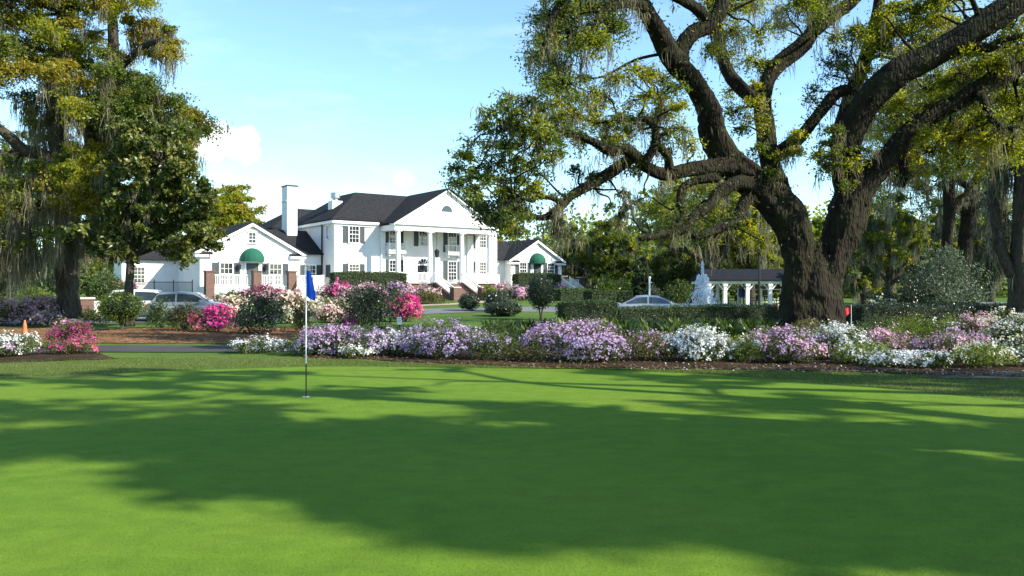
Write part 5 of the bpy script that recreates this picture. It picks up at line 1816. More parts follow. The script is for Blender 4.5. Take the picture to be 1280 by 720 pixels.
hhedge(-2.2, 5.2, -4.4, 3.35, 'long clipped hedge along the main house front', 11)
hhedge(20.6, 26.8, -1.2, 3.5, 'clipped hedge under the windows of the far wing', 12)
hedge(700, 768, 376, 38, 38.8, 1.3, 'dark low hedge between the topiary tree and the silver car', seed=13, L=.08, dens=1.2)
hedge(769, 838, 383.5, 38.8, 39.5, 1.2, 'lower dark hedge right before the silver car', seed=20, L=.08, dens=1.2)
hedge(840, 968, 381, 39.6, 40.5, 1.2, 'low hedge before the fountain and the pavilion', seed=14, L=.08, dens=1.2)
hedge(694, 726, 361, 76, 78, 1.6, 'short bright box hedge beside the white garden steps', 'hedge', .15, 15, 1.6)
hedge(734, 764, 363, 72, 73, 1.8, 'boxy clipped hedge across the driveway from the topiary tree', 'hedge', .15, 16, 1.6)
hedge(768, 790, 363, 78, 78, 1.4, 'small boxy hedge below the dark holly', 'hedge', .15, 17, 1.6)
hedge(1066, 1270, 380, 36, 37.5, 1.5, 'long dark shady hedge behind the pink and white azaleas', 'shrub_d', .08, 18, 1.3)
hedge(724, 735, 361, 80, 86, 1.4, 'narrow box hedge end beside the pier of the gate fence', 'hedge', .15, 19, 1.6)

# strap leaved plants
rg = np.random.default_rng(17)
k = 0
for (x, y, d) in [(x, yy, dd) for row, (yy, dd) in enumerate(((392, 27.5), (400, 25.6))) for x in range(612 if row == 0 else 640, 972, 25)]:
    xx = x + rg.uniform(-7, 7)
    d = d + rg.uniform(-.5, .5)
    lf = 'shrub_b' if 700 < xx < 770 and y < 396 else 'hedge' if rg.random() < .6 else 'shrub_m'
    o = strap_plant(at(xx, d), 70, 1.0 if y < 396 else .85, k, 'x', lf)
    o['label'] = 'dark strap leaved plant clump in the row between the azaleas and the clipped hedge'
    k += 1
for (x, d) in ((556, 24.5), (540, 25.2), (470, 27.0), (446, 26.2), (520, 26.5), (1000, 25.5), (1086, 26), (1062, 26.4)):
    o = strap_plant(at(x, d), 60, .8, k, 'x', 'shrub_m')
    o['label'] = 'dark strap leaved plant clump in the row between the azaleas and the clipped hedge' if 600 < x < 1001 else 'green strap leaved plant clump standing on its own behind the azaleas'
    o['group'] = 'strap leaved plants along the back of the azalea bed' if 600 < x < 1001 else 'single strap leaved plants'
    k += 1

# ------------------------------------------------------------------ flagstick
fx, fy = pxd(382.6, 497)
t = thing('flagstick', 'white and black golf flagstick with a limp blue flag in the hole', 'golf flag', (fx, fy, .012))
zt = CZ - (336 - HZ) / F * fy - .012
G().lathe([(.011, -.05), (.011, zt * .26)], n=10).build('pole', M['iron'], t)
o = G().lathe([(.011, zt * .2601), (.009, zt), (.014, zt + .005), (.014, zt + .02), (.004, zt + .03)], n=10).build('pole', M['trim'], t)
o['label'] = 'white upper pole'
blue = leafmat('blue_flag_cloth', [(0.012, 0.085, 0.56)], .25, (1, 1.3, 1.6), .7, .3)
g = Geo()
nu, nv = 12, 14
hh = 37 / F * fy
V = []
for i in range(nu + 1):
    for j in range(nv + 1):
        a, b = i / nu, j / nv                     # a away from the pole, b downwards
        w_ = (.05 + .115 * b ** .8) * (1 - .12 * max(0, b - .8) / .2)
        fold = .035 * math.sin(a * 7.5 + b * 1.5) * (.3 + a)
        V.append((.006 + a * w_ * 1.0, fold, zt - .02 - b * hh * (1 - .12 * (1 - a) ** 2 * b) - .02 * a))
g.add(V, np.array([(i * (nv + 1) + j, (i + 1) * (nv + 1) + j, (i + 1) * (nv + 1) + j + 1, i * (nv + 1) + j + 1) for i in range(nu) for j in range(nv)]))
g.build('flag', blue, t, True)
g = Geo().lathe([(.055, .002), (.06, .003)], n=24, cap=False).add([(.056 * math.cos(a), .056 * math.sin(a), .002) for a in np.linspace(0, 6.2832, 24, endpoint=False)], np.arange(24)[None, :])
g.build('hole_cup', M['trim'], t)

# ------------------------------------------------------------------ cars
paint_s = plain('silver_blue_paint', (0.3, 0.35, 0.4), .28, .35, .03, spec=.6)
paint_w = plain('white_car_paint', (0.72, 0.73, 0.74), .28, 0, .02, spec=.6)
carglass = plain('car_glass', (0.03, 0.045, 0.06), .04, 0, .2, spec=.9)
tyre = plain('tyre_rubber', (0.02, 0.02, 0.02), .85)
lampm = plain('car_lamp', (0.6, 0.6, 0.6), .1)
tail = plain('tail_lamp', (0.3, 0.02, 0.02), .2)


def car(name, label, loc, rz, paint, L, W, H, roof, belt, hood, trunk, kind):
    """roof: (x0 rear glass foot, x1 roof start, x2 roof end, x3 windscreen foot) along the length, front at +x."""
    t = thing(name, label, 'car', loc, rz, 'cars parked by the clubhouse')
    # lower body as a loft of rounded sections
    st = [(-L / 2, .62, .36, trunk * .86), (-L / 2 + .12, .88, .24, trunk * .97), (-L / 2 + .5, .97, .2, trunk), (roof[0], 1, .18, belt), (0, 1, .18, belt), (roof[3], 1, .18, hood + .04), (L / 2 - .6, .97, .2, hood * .97), (L / 2 - .14, .86, .24, hood * .84), (L / 2, .6, .36, hood * .7)]
    sec = []
    for x, w_, z0, z1 in st:
        y = W / 2 * w_
        sec.append([(x, -y * .9, z0), (x, -y, z0 + .14), (x, -y, z1 - .22), (x, -y * .95, z1 - .06), (x, -y * .82, z1), (x, 0, z1 + .025),
                    (x, y * .82, z1), (x, y * .95, z1 - .06), (x, y, z1 - .22), (x, y, z0 + .14), (x, y * .9, z0), (x, 0, z0)])
    n = 12
    g = Geo()
    f = np.array([(i * n + j, (i + 1) * n + j, (i + 1) * n + (j + 1) % n, i * n + (j + 1) % n) for i in range(len(st) - 1) for j in range(n)])
    g.add(np.array(sec).reshape(-1, 3), [f, np.arange(n)[None, ::-1], np.arange((len(st) - 1) * n, len(st) * n)[None, :]])
    body = g.build('body', paint, t, True)
    m = body.modifiers.new('round', 'SUBSURF')
    m.levels = m.render_levels = 2
    # cabin
    wb, wt = W / 2 * .93, W / 2 * .72
    x0, x1, x2, x3 = roof
    mid = (x1 + x2) / 2
    g = Geo()
    cs = [(x0, wb, belt - .08, belt - .02), (x1, wt, belt - .08, H - .05), (mid, wt * 1.02, belt - .08, H), (x2, wt, belt - .08, H - .05), (x3, wb, belt - .1, hood + .02)]
    V = []
    for x, w_, za, zb in cs:
        V += [(x, -wb, za), (x, -w_, zb - .05), (x, -w_ * .8, zb), (x, w_ * .8, zb), (x, w_, zb - .05), (x, wb, za)]
    f = np.array([(i * 6 + j, i * 6 + j + 1, (i + 1) * 6 + j + 1, (i + 1) * 6 + j) for i in range(4) for j in range(5)])
    cabin = g.add(V, f).build('cabin', paint, t, True)

    def on_side(x, s, fr, out=.012):
        """Point on the cabin side at x, height fraction fr from belt to roof."""
        for (a, wa, za, zb), (b, wc, zc, zd) in zip(cs, cs[1:]):
            if a <= x <= b:
                k = (x - a) / (b - a)
                ztop = zb + (zd - zb) * k - .06
                w_ = wa + (wc - wa) * k
                z = belt + (ztop - belt) * fr
                q = (z - (belt - .08)) / max(.05, ztop + .01 - (belt - .08))
                return (x, s * (wb + (w_ - wb) * q + out), z)
    for s in (-1, 1):
        xs_ = [x0 + .28, (x0 + x1) / 2 + .12, x1 + .06]
        front_x = [x2 - .04, (x2 + x3) / 2 - .06, x3 - .34]
        for a, b in ((x0 + .34, mid - .05), (mid + .05, x3 - .36)):
            g = Geo()
            xx = np.linspace(a, b, 9)
            V = [on_side(x, s, .06) for x in xx] + [on_side(x, s, .9) for x in xx]
            g.add(V, np.array([(i, i + 1, 10 + i, 9 + i) for i in range(8)]))
            g.build('side_window', carglass, t)
    for (xa, za, wa, xb, zb_, wc, nm) in ((x3 - .08, hood + .06, wb * .9, x2 + .05, H - .085, wt * .84, 'windscreen'), (x0 + .08, belt + .02, wb * .9, x1 - .05, H - .085, wt * .84, 'rear_window')):
        sg = 1 if nm == 'windscreen' else -1
        o_ = np.array((.03 * sg, 0, .03))
        V = np.array([(xa, -wa, za), (xa, wa, za), (xb, wc, zb_), (xb, -wc, zb_)]) + o_
        Geo().add(V, np.arange(4)[None, :]).build(nm, carglass, t)
    for s in (-1, 1):
        for wx in (-L * .3, L * .31):
            wl = Geo().lathe([(.2, -.1), (.31, -.11), (.335, -.07), (.335, .07), (.31, .11), (.2, .1)], n=24).build('wheel', tyre, t)
            wl.rotation_euler = (math.pi / 2, 0, 0)
            wl.location = (wx, s * (W / 2 - .1), .335)
            rm = Geo().lathe([(.03, -.118), (.19, -.112), (.2, -.09), (.2, .09), (.19, .112), (.03, .118)], n=20)
            for q in range(5):
                a = q * 1.2566
                for zz in (-.12, .12):
                    rm.bar((0, 0, zz), (.18 * math.cos(a), .18 * math.sin(a), zz), .05, .02)
            rm.build('rim', M['steel'], wl)
        o = Geo().lathe([(.02, -.09), (.09, -.05), (.1, .03), (.05, .08)], n=10).build('mirror', paint, t)
        o.location = (x3 - .42, s * (W / 2 + .1), belt + .06)
        Geo().box((L / 2 - .2, s * W * .3 - .16, hood * .66), (L / 2 - .02, s * W * .3 + .16, hood * .8)).build('headlight', lampm, t)
        Geo().box((-L / 2 + .02, s * W * .34 - .14, trunk * .7), (-L / 2 + .16, s * W * .34 + .14, trunk * .88)).build('tail_light', tail, t)
    return t


a = at(812, 47)
car('silver_car', 'low silver blue saloon car half hidden behind the dark hedge near the fountain', (a.x, a.y, .02), math.radians(-4), paint_s, 4.7, 1.8, 1.43, (-1.75, -.75, .45, 1.5), .92, .9, .98, 0)
a = at(186, 45.5)
car('white_car', 'tall white estate car parked behind the round clipped bush under the magnolia', (a.x, a.y, float(zg(a.x, a.y)) + .02), math.radians(12), paint_w, 4.7, 1.9, 1.74, (-2.1, -1.7, .5, 1.35), 1.08, 1.06, 1.1, 1)
a = at(238, 44.5)
car('silver_car', 'silver off road car parked behind the olive grey shrub and the hot pink azalea', (a.x, a.y, float(zg(a.x, a.y)) + .02), math.radians(10), paint_s, 4.4, 1.85, 1.62, (-1.95, -1.5, .35, 1.15), 1.04, 1.02, 1.05, 1)

# ------------------------------------------------------------------ fountain
water = plain('pool_water', (0.05, 0.09, 0.11), .06, 0, .2, spec=.7)
m, nt_, b_, out_ = new_mat('white_spray')
b_.inputs['Base Color'].default_value = (.82, .88, .92, 1)
b_.inputs['Roughness'].default_value = .3
tr_ = nt_.nodes.new('ShaderNodeBsdfTranslucent')
tr_.inputs[0].default_value = (.85, .9, .95, 1)
mx_ = nt_.nodes.new('ShaderNodeMixShader')
tp_ = nt_.nodes.new('ShaderNodeBsdfTransparent')
my_ = nt_.nodes.new('ShaderNodeMixShader')
my_.inputs[0].default_value = .2
mx_.inputs[0].default_value = .5
nt_.links.new(b_.outputs[0], mx_.inputs[1])
nt_.links.new(tr_.outputs[0], mx_.inputs[2])
nt_.links.new(mx_.outputs[0], my_.inputs[1])
nt_.links.new(tp_.outputs[0], my_.inputs[2])
nt_.links.new(my_.outputs[0], out_.inputs[0])
M['spray'] = m
a = at(878, 60)
t = thing('fountain', 'round white rimmed pool fountain with a tall foaming jet before the pavilion', 'fountain', a)
G().lathe([(3.25, -.05), (3.25, .3), (3.4, .32), (3.4, .45), (2.95, .45), (2.95, .2)], n=48, cap=False).build('basin', M['concrete'], t)
g = G()
g.add([(2.96 * math.cos(q), 2.96 * math.sin(q), .36) for q in np.linspace(0, 6.2832, 48, endpoint=False)], np.arange(48)[None, :])
g.build('water', water, t)
G().lathe([(.5, .1), (.35, .5), (.22, .7), (.2, 1.1), (.3, 1.25), (.12, 1.36), (.09, 2.1), (.05, 2.9)], n=20).build('pedestal', M['concrete'], t)
rg = np.random.default_rng(4)
g = Geo()
for (n, apex, reach, seg) in ((80, 2.75, .75, 28), (60, 1.7, 1.25, 24), (22, 3.75, .12, 22)):
    for k in range(n):                            # each thread of water climbs, tips over and breaks into drops
        an, R_, A_ = rg.uniform(0, 6.28), reach * rg.uniform(.35, 1.1), apex * rg.uniform(.75, 1.0)
        q = np.sort(rg.random(seg))
        z = .4 + (A_ - .4) * (1 - (1.85 * q - .85) ** 2)
        z = np.maximum(z, .38)
        B = np.stack([R_ * q * math.cos(an) + rg.normal(0, .03, seg), R_ * q * math.sin(an) + rg.normal(0, .03, seg), z], 1)
        g.strands(rg, B, .16, .05)
q = 700
an, rr = rg.uniform(0, 6.28, q), rg.uniform(.3, 1.6, q)
g.leaves(rg, np.stack([rr * np.cos(an), rr * np.sin(an), .38 + .12 * rg.random(q)], 1), .1, .07)
g.build('water_jet', M['spray'], t)

# ------------------------------------------------------------------ pavilion
a, b = at(884, 72), at(1024, 73)
L = (b - a).length
t = thing('pavilion', 'long open pavilion with white posts and a dark grey roof beyond the fountain', 'pavilion', a, math.atan2(b.y - a.y, b.x - a.x))
Hh = CZ - (351.5 - HZ) / F * 72
Rt = CZ - (338 - HZ) / F * 73.5
bl = plain('slate_grey_roof', (0.014, 0.016, 0.022), .9, var=.2, spec=.1, bmp=.3)
g = G().slab([(-.5, -.6, Hh), (L, -.6, Hh), (L, 1.6, Rt), (.1, 1.6, Rt)]).slab([(-.5, 3.8, Hh), (-.5, -.6, Hh), (.1, 1.6, Rt)]).slab([(L, 3.8, Hh), (-.5, 3.8, Hh), (.1, 1.6, Rt), (L, 1.6, Rt)])
g.build('roof', bl, t)
G().box((-.3, -.35, Hh - .36), (L, -.15, Hh - .1)).box((-.3, 3.35, Hh - .36), (L, 3.55, Hh - .1)).box((-.3, -.148, Hh - .36), (-.1, 3.348, Hh - .1)).build('beam', M['trim'], t)
G().box((-.6, -.7, -.1), (L, 3.9, .1)).build('floor_slab', M['concrete'], t)
u = 1.3
xs_c = [.02, 1.55, 3.62, 5.72, 7.8, 9.9]
for yy in (-.25, 3.45):
    for x in xs_c:
        g = G().box((x - .15, yy - .15, .102), (x + .15, yy + .15, Hh - .362)) if yy < 0 else G().box((x + .55, yy - .12, .102), (x + .79, yy + .12, Hh - .362))
        if yy < 0:
            g.box((x - .21, yy - .21, Hh - .6), (x + .21, yy + .21, Hh - .362 - .002)).bar((x + .15, yy, Hh - .9), (x + .6, yy, Hh - .4), .09).bar((x - .15, yy, Hh - .9), (x - .6, yy, Hh - .4), .09)
        g.build('post', M['trim'], t)
g = G()
for (yy, z) in ((3.45, 1.55), (3.45, .75), (3.45, .35)):
    g.box((.2, yy - .04, z), (L, yy + .04, z + .07))
for x in np.arange(.4, L, .32):
    g.box((x, 3.43, .35), (x + .05, 3.47, .78))
g.build('railing', M['trim'], t)
g = G().box((.3, 3.36, 1.62), (1.9, 3.38, Hh - .4))
FG = 'hanging ferns under the pavilion eave'
for k, (x, s, lab) in enumerate(((2.35, .5, 'large hanging fern basket between the second and third pavilion posts'), (3.15, .32, 'small hanging fern basket right before the third pavilion post'.replace('right before', 'just before')), (5.2, .3, 'small hanging fern basket behind the black lamp post'), (7.1, .4, 'hanging fern basket in the pavilion bay next to the great oak trunk'))):
    p = t.matrix_world if False else None
    ca, sa = math.cos(t.rotation_euler.z), math.sin(t.rotation_euler.z)
    loc = (a.x + x * ca, a.y + x * sa - .1, a.z + Hh - .55)
    ft = thing('hanging_fern', lab, 'plant', (loc[0], loc[1], loc[2] - .4), 0, FG)
    q = unit(rg, 420)
    q[:, 2] = -np.abs(q[:, 2]) * .6 + .25
    G().leaves(rg, q * s * rg.uniform(.5, 1.0, (420, 1)) + (0, 0, .25), .16, .05, down=1.2).build('foliage', M['shrub_m'], ft)
    G().bar((0, 0, .3), (0, 0, .62), .02).build('hanger', M['iron'], ft)
# things standing in the pavilion
dark = plain('dark_wicker', (0.03, 0.03, 0.035), .7)
blue_c = plain('dark_blue_canvas', (0.02, 0.03, 0.1), .8)


def pav(x, y, z=.1):
    ca, sa = math.cos(t.rotation_euler.z), math.sin(t.rotation_euler.z)
    return (a.x + x * ca - y * sa, a.y + x * sa + y * ca, a.z + z)


def chair(x, y, rz, lab):
    c = thing('patio_chair', lab, 'chair', pav(x, y), rz, 'dark chairs in the pavilion')
    G().box((-.25, -.25, .42), (.25, .25, .48)).build('seat', dark, c)
    G().box((-.25, .22, .482), (.25, .27, .95)).build('backrest', dark, c)
    for sx in (-.22, .22):
        for sy in (-.22, .22):
            G().bar((sx, sy, 0), (sx, sy, .418), .045).build('leg', dark, c)
        G().box((sx - .03, -.25, .66), (sx + .03, .2, .69)).build('armrest', dark, c)


def table(x, y, lab):
    c = thing('patio_table', lab, 'table', pav(x, y), 0, 'round tables in the pavilion')
    G().lathe([(.55, .7), (.56, .72), (.55, .74)], n=20).build('tabletop', dark, c)
    G().lathe([(.26, 0), (.24, .04), (.05, .06), (.05, .699)], n=12).build('leg', dark, c)


def brolly(x, y, lab):
    c = thing('patio_umbrella', lab, 'umbrella', pav(x, y), 0, 'closed umbrellas in the pavilion')
    G().lathe([(.22, 0), (.22, .06), (.03, .08), (.03, 1.95)], n=12).build('pole', dark, c)
    G().lathe([(.1, .75), (.2, .85), (.17, 1.3), (.1, 1.75), (.04, 1.92)], n=9).build('canopy', blue_c, c)


table(2.55, 1.6, 'dark round table in the pavilion bay under the large hanging fern')
table(4.6, 1.4, 'dark round table in the pavilion bay before the lamp post')
table(6.7, 1.6, 'dark round table in the pavilion bay next to the great oak')
for i, (x, y, rz, lab) in enumerate(((1.0, 1.0, .6, 'dark patio chair at the hipped end of the pavilion by the jet'), (1.95, 1.2, 1.5, 'dark patio chair beside the table under the large fern, on the fountain side'), (3.1, 1.8, -1.4, 'dark patio chair beside the table under the large fern, by the blue umbrella'),
                                     (4.0, 1.0, 1.2, 'dark patio chair between the blue umbrella and the middle table'), (5.2, 1.7, -1.2, 'dark patio chair behind the black lamp post'), (6.1, 1.2, 1.4, 'dark patio chair on the lamp post side of the end table'), (7.3, 1.7, -1.5, 'dark patio chair on the oak side of the end table'))):
    chair(x, y, rz, lab)
brolly(3.35, .7, 'closed dark blue umbrella leaning by the third pavilion post'.replace('leaning', 'standing'))
brolly(4.25, 2.3, 'closed dark blue umbrella farther inside the pavilion')

# ------------------------------------------------------------------ lamp post, posts, sign, cone, small flag
a = at(949, 46)
t = thing('lamp_post', 'slim black lamp post between the pavilion and the great oak', 'lamp post', a)
h = CZ - (312 - HZ) / F * 46
G().lathe([(.16, -.05), (.16, .1), (.11, .16), (.1, .5), (.075, .6), (.06, 1.2), (.05, h - .35), (.08, h - .33)], n=14).build('pole', M['iron'], t)
G().lathe([(.07, h - .33), (.15, h - .1), (.16, h - .04), (.05, h + .06), (.015, h + .14)], n=8).build('lantern', M['iron'], t)
a = at(812, 62)
t = thing('sign_post', 'slim white post standing in front of the dark ball bush', 'post', a)
G().box((-.06, -.06, -.1), (.06, .06, 2.3)).build('shaft', M['trim'], t)
G().lathe([(.1, 2.302), (.11, 2.36), (.02, 2.46)], n=4).build('cap', M['trim'], t)
a = at(499.5, 27.5)
t = thing('tee_sign', 'small white plate on a dark stake before the coral pink azalea', 'sign', a)
G().box((-.02, -.02, -.1), (.02, .02, 1.0)).build('stake', M['iron'], t)
G().box((-.075, -.035, .6), (.075, -.022, .86)).build('plate', M['trim'], t)
g = G()
for z in (.8, .74, .68):
    g.box((-.05, -.038, z), (.045 - .02 * (z < .7), -.0352, z + .015))
g.build('lettering', M['iron'], t)
a = at(31, 31.5)
cone_m = plain('orange_plastic', (0.6, 0.17, 0.06), .6)
t = thing('traffic_cone', 'faded orange traffic cone standing on the ground by the straw bed', 'cone', (a.x, a.y, .016))
G().box((-.16, -.16, 0), (.16, .16, .03)).build('base', cone_m, t)
G().lathe([(.11, .031), (.11, .05), (.075, .25), (.07, .36), (.03, .56), (.022, .58)], n=20).build('body', cone_m, t, False)
redm = leafmat('red_cloth', [(0.62, 0.05, 0.05)], .3, (1.2, 1, 1), .8)
a = at(1064, 30)
t = thing('marker_flag', 'small red flag on a short white stake beside the great oak trunk', 'flag', a)
h = CZ - (381 - HZ) / F * 30
G().lathe([(.014, -.05), (.012, h)], n=8).build('pole', M['trim'], t)
g = Geo()
V = []
for i in range(8):
    for j in range(6):
        p, q = i / 7, j / 5
        V.append((-.012 - p * .26, .03 * math.sin(p * 6 + q), h - .06 - q * .22 - p * .1 * (1 + q)))
g.add(V, np.array([(i * 6 + j, (i + 1) * 6 + j, (i + 1) * 6 + j + 1, i * 6 + j + 1) for i in range(7) for j in range(5)]))
g.build('flag', redm, t, True)
a = at(1243, 43)
t = thing('stone_wall', 'low grey stone wall end behind the dark hedge near the thick grey trunk', 'wall', a)
g = Geo()
rg = np.random.default_rng(8)
stone = plain('grey_stone', (0.16, 0.16, 0.17), .9, var=.35, scale=3, bmp=.6, bscale=14)
for r in range(5):
    x = -1.0 + rg.uniform(0, .2)
    while x < 1.0:
        w_ = rg.uniform(.25, .5)
        y0 = -.22 + rg.uniform(-.03, .03)
        g.box((x, y0, r * .24 - .1), (x + w_ - .015, .22, r * .24 + .13))
        x += w_
g.build('stonework', stone, t)

# ------------------------------------------------------------------ loose things on the ground
rg = np.random.default_rng(15)
g = Geo()
xx, yy = [], []
for i in range(46000):
    px = rg.uniform(-30, 1310)
    k = np.interp(px, [p * 1.0 for p in (-40, 180, 370, 560, 700, 900, 1060, 1200, 1330)], [451, 447, 447, 456, 461, 463, 466, 470, 471])
    kg = np.interp(px, [-40, 150, 400, 600, 760, 900, 1000, 1100, 1280, 1320], [475, 467, 459, 461, 463, 470, 478, 486, 504, 508])
    py = k + .6 + (kg - k - 1.2) * rg.random()
    X, Y = pxd(px, py)
    xx.append(X)
    yy.append(Y)
B = np.stack([xx, yy, np.full(len(xx), .002)], 1)
n = len(B)
hgt = rg.uniform(.02, .05, (n, 1))
an = rg.uniform(0, 6.28, n)
s = np.stack([np.cos(an), np.sin(an), np.zeros(n)], 1) * .005
tip = B + rg.normal(0, .016, (n, 3)) * (1, 1, 0) + hgt * (0, 0, 1)
g.add(np.stack([B - s, B + s, tip], 1).reshape(-1, 3), np.arange(n * 3).reshape(n, 3), 0, rg.random(n))
blade = leafmat('grass_blade', [(0.06, 0.1, 0.016), (0.085, 0.125, 0.022), (0.14, 0.15, 0.045)], .3)
o = g.build('grass', blade)
o['kind'] = 'stuff'
tag(o, 'short dull grass of the fringe between the green and the beds', 'grass')
g = Geo()
n = 2600
px = rg.uniform(380, 1300, n)
k = np.interp(px, [-40, 180, 370, 560, 700, 900, 1060, 1200, 1330], [451, 447, 447, 456, 461, 463, 466, 470, 471])
pts = np.array([pxd(a_, b_ - rg.exponential(5) + 1.5) for a_, b_ in zip(px, k)])
g.leaves(rg, np.column_stack([pts, np.full(n, .035) + rg.random(n) * .02]), .07, .035, 0, N=np.tile((0, 0, 1.0), (n, 1)), bias=1.6)
n = 110
px = rg.uniform(780, 1300, n)
k = np.interp(px, [-40, 180, 370, 560, 700, 900, 1060, 1200, 1330], [451, 447, 447, 456, 461, 463, 466, 470, 471])
pts = np.array([pxd(a_, b_ - abs(rg.normal(0, 5)) + 2) for a_, b_ in zip(px, k)])
g.leaves(rg, np.column_stack([pts, np.full(n, .04)]), .05, .04, 1, N=np.tile((0, 0, 1.0), (n, 1)), bias=1.2)
n = 260
px = rg.uniform(950, 1300, n)
k = np.interp(px, [-40, 180, 370, 560, 700, 900, 1060, 1200, 1330], [451, 447, 447, 456, 461, 463, 466, 470, 471])
pts = np.array([pxd(a_, b_ - abs(rg.normal(0, 4)) + 1) for a_, b_ in zip(px, k)])
B = np.column_stack([pts, np.full(n, .035)])
g.prongs(B, B + rg.normal(0, .16, (n, 3)) * (1, 1, .12), .007, .003, 2)
lit = leafmat('fallen_leaf', [(0.06, 0.035, 0.02), (0.12, 0.07, 0.035), (0.2, 0.13, 0.07)], .1)
o = g.build('fallen_leaves', [lit, M['p_white'], M['wood']])
o['kind'] = 'stuff'
tag(o, 'fallen leaves, twigs and white petals along the bed edge', 'leaf litter')
g = Geo()
n = 170000
Y = 4.6 + 9.0 * rg.random(n) ** 1.6
X = rg.uniform(-.66, .66, n) * Y
B = np.stack([X, Y, np.full(n, .010)], 1)
an = rg.uniform(0, 6.28, n)
s_ = np.stack([np.cos(an), np.sin(an), np.zeros(n)], 1) * (.0011 + .00022 * Y[:, None])
tip = B + rg.normal(0, .006, (n, 3)) * (1, 1, 0) + rg.uniform(.005, .012, (n, 1)) * (0, 0, 1)
g.add(np.stack([B - s_, B + s_, tip], 1).reshape(-1, 3), np.arange(n * 3).reshape(n, 3), 0, rg.random(n))
o = g.build('grass', leafmat('green_grass_blade', [(0.074, 0.143, 0.012), (0.103, 0.183, 0.015), (0.14, 0.203, 0.02)], .3))
o['kind'] = 'stuff'
tag(o, 'closely mown blades of the putting green', 'grass')
# pine straw tufts
g = Geo()
n = 16000
P_ = []
while len(P_) < n:
    X, Y = rg.uniform(-24, -4, n), rg.uniform(26.5, 37.5, n)
    P_ += [(x, y) for x, y in zip(X, Y) if inpoly(x, y, [(-20, 27.2), (-14, 26.8), (-9, 26.6), (-5.5, 27.6), (-4, 31), (-6.5, 37.5), (-12, 38), (-17, 36), (-24, 35.5), (-24, 29)])]
B = np.column_stack([np.array(P_[:n]), np.full(n, .03)])
q = rg.normal(0, .1, (n, 3)) * (1, 1, .25)
g.prongs(B - q, B + q, .006, .004)
o = g.build('pine_needles', plain('pine_needle', (0.2, 0.105, 0.05), .8, var=.3))
o['kind'] = 'stuff'
tag(o, 'loose rust brown pine needles mulching the straw bed', 'pine straw')

# ------------------------------------------------------------------ unseen oaks beside the green, crowns shaped to cast a drawn shade
SH = 'unseen oaks shaped to shade the green'
rg = np.random.default_rng(12)
KX, KY = SUN.x / SUN.z, SUN.y / SUN.z             # how far a shadow falls per metre of height
rim = [(-700, 590), (-300, 590), (0, 590), (120, 598), (220, 640), (330, 655), (420, 668), (600, 690), (760, 682), (900, 694), (1010, 720), (1300, 770), (1900, 800)]  # drawn near edge of the shade that the crown clumps are placed to cast
gaps = [(90, 492, 210, 5), (330, 484, 90, 4), (560, 474, 190, 6), (470, 516, 75, 5), (50, 575, 130, 11), (20, 536, 70, 7), (720, 489, 190, 8), (560, 500, 60, 4), (905, 521, 70, 4), (1090, 521, 150, 7), (970, 550, 75, 6),
        (1225, 562, 100, 7), (1270, 506, 90, 4), (930, 492, 60, 4), (1150, 494, 110, 5), (760, 508, 70, 3), (215, 508, 60, 3), (240, 660, 130, 8), (80, 625, 200, 14), (1080, 482, 120, 4), (640, 532, 50, 3), (960, 694, 70, 7)]  # sun streaks that the clumps leave open


def shaded(X, Y):
    if Y < 4.4 or Y > 18.5:
        return False
    px, py = 640 + F * X / Y, HZ + F * CZ / Y
    if py > np.interp(px, [p[0] for p in rim], [p[1] for p in rim]):
        return False
    return not any(((px - a) / c) ** 2 + ((py - b) / e) ** 2 < 1 for a, b, c, e in gaps)


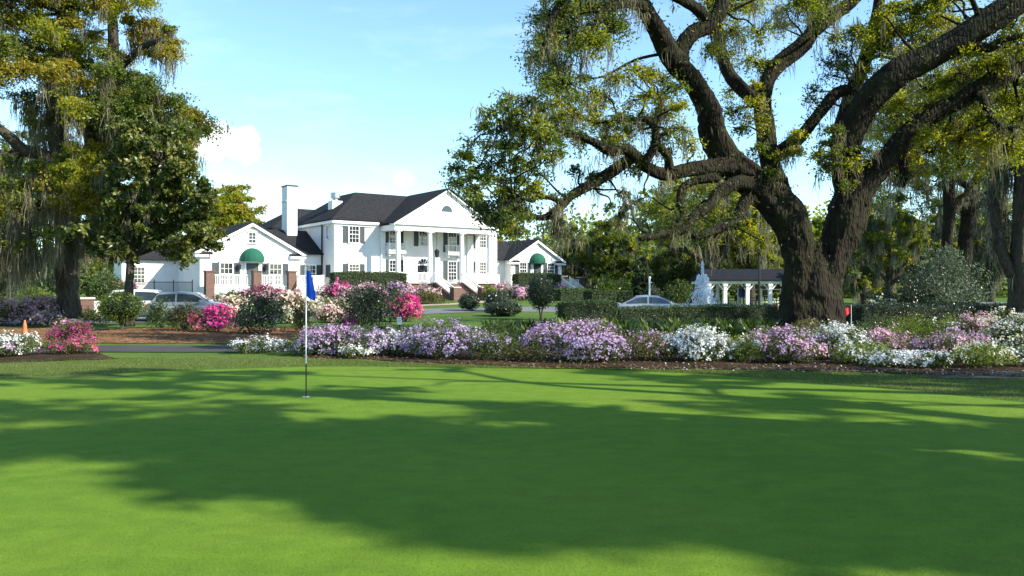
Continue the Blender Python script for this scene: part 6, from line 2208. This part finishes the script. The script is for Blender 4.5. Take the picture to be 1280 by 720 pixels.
feet = [(16.0, 6.0), (21.5, 0.5), (23.0, 9.5), (29.0, 4.5)]
bag = [[] for _ in feet]
tries = made = 0
while made < 290 and tries < 90000:
    tries += 1
    Y = rg.uniform(4.6, 18.5)
    X = rg.uniform(-.72, .72) * Y
    if X > -.36 * Y and rg.random() < .55:
        continue
    far = Y > 10.5
    ex, ey = (.55, .38) if far else (.8, .5)
    if not all(shaded(X + a, Y + b) for a, b in ((0, 0), (ex, 0), (-ex, 0), (0, ey), (0, -ey))):
        continue
    if far and rg.random() < .3:
        continue
    h = rg.uniform(5.5, 19.5)
    x, y = X + KX * h, Y + KY * h
    if x < .66 * max(y, 0) + 2.2 or x < 9.5:
        continue
    ds = [math.hypot(x - a, y - b) for a, b in feet]
    k = int(np.argmin(ds))
    if ds[k] > 6.2 * math.sqrt(max(.1, 1 - ((h - 12) / 9.5) ** 2)) + .6:
        continue
    r = rg.uniform(.6, .85) if far else rg.uniform(.8, 1.2)
    bag[k].append((np.array((x, y, h)), (r, r, r * .8), int((105 if far else 230) * rg.uniform(.8, 1.2)), int(rg.integers(2)), 0, 1.0))
    made += 1
for k, (fx_, fy_) in enumerate(feet):
    cl = bag[k]
    if not cl:
        continue
    b = np.array((fx_, fy_, 0.0))
    lm = [[(fx_, fy_, -.15, .62), (fx_ + .1, fy_, 1.6, .5), (fx_ - .1, fy_ + .1, 3.4, .46), (fx_, fy_, 5.2, .4)]]
    ends = [cl[0][0]]
    for _ in range(min(8, len(cl) - 1)):          # main limbs reach for the parts of the crown farthest from each other
        ends.append(max((c[0] for c in cl), key=lambda q: min(np.linalg.norm(q - e) for e in ends)))
    for e in ends:
        s0 = np.array((fx_, fy_, 4.9))
        m1 = s0 + (e - s0) * .4 + rg.normal(0, .35, 3) + (0, 0, .4)
        m2 = s0 + (e - s0) * .72 + rg.normal(0, .3, 3)
        lm.append([(*s0, .3), (*m1, .2), (*m2, .12), (*e, .05)])
    tree('live_oak_tree', ('unseen live oak whose crown is shaped to shade the middle of the green', 'unseen tall live oak, crown shaped to shade the near end of the green', 'unseen live oak next to the azalea bed, crown shaped to shade the green', 'unseen live oak behind two others, crown shaped to shade the green')[k],
         b, lm, cl, ['oak_m', 'oak_y'], .3, 'bark', None, 80 + k, group=SH, nside=10, split_limbs=True)
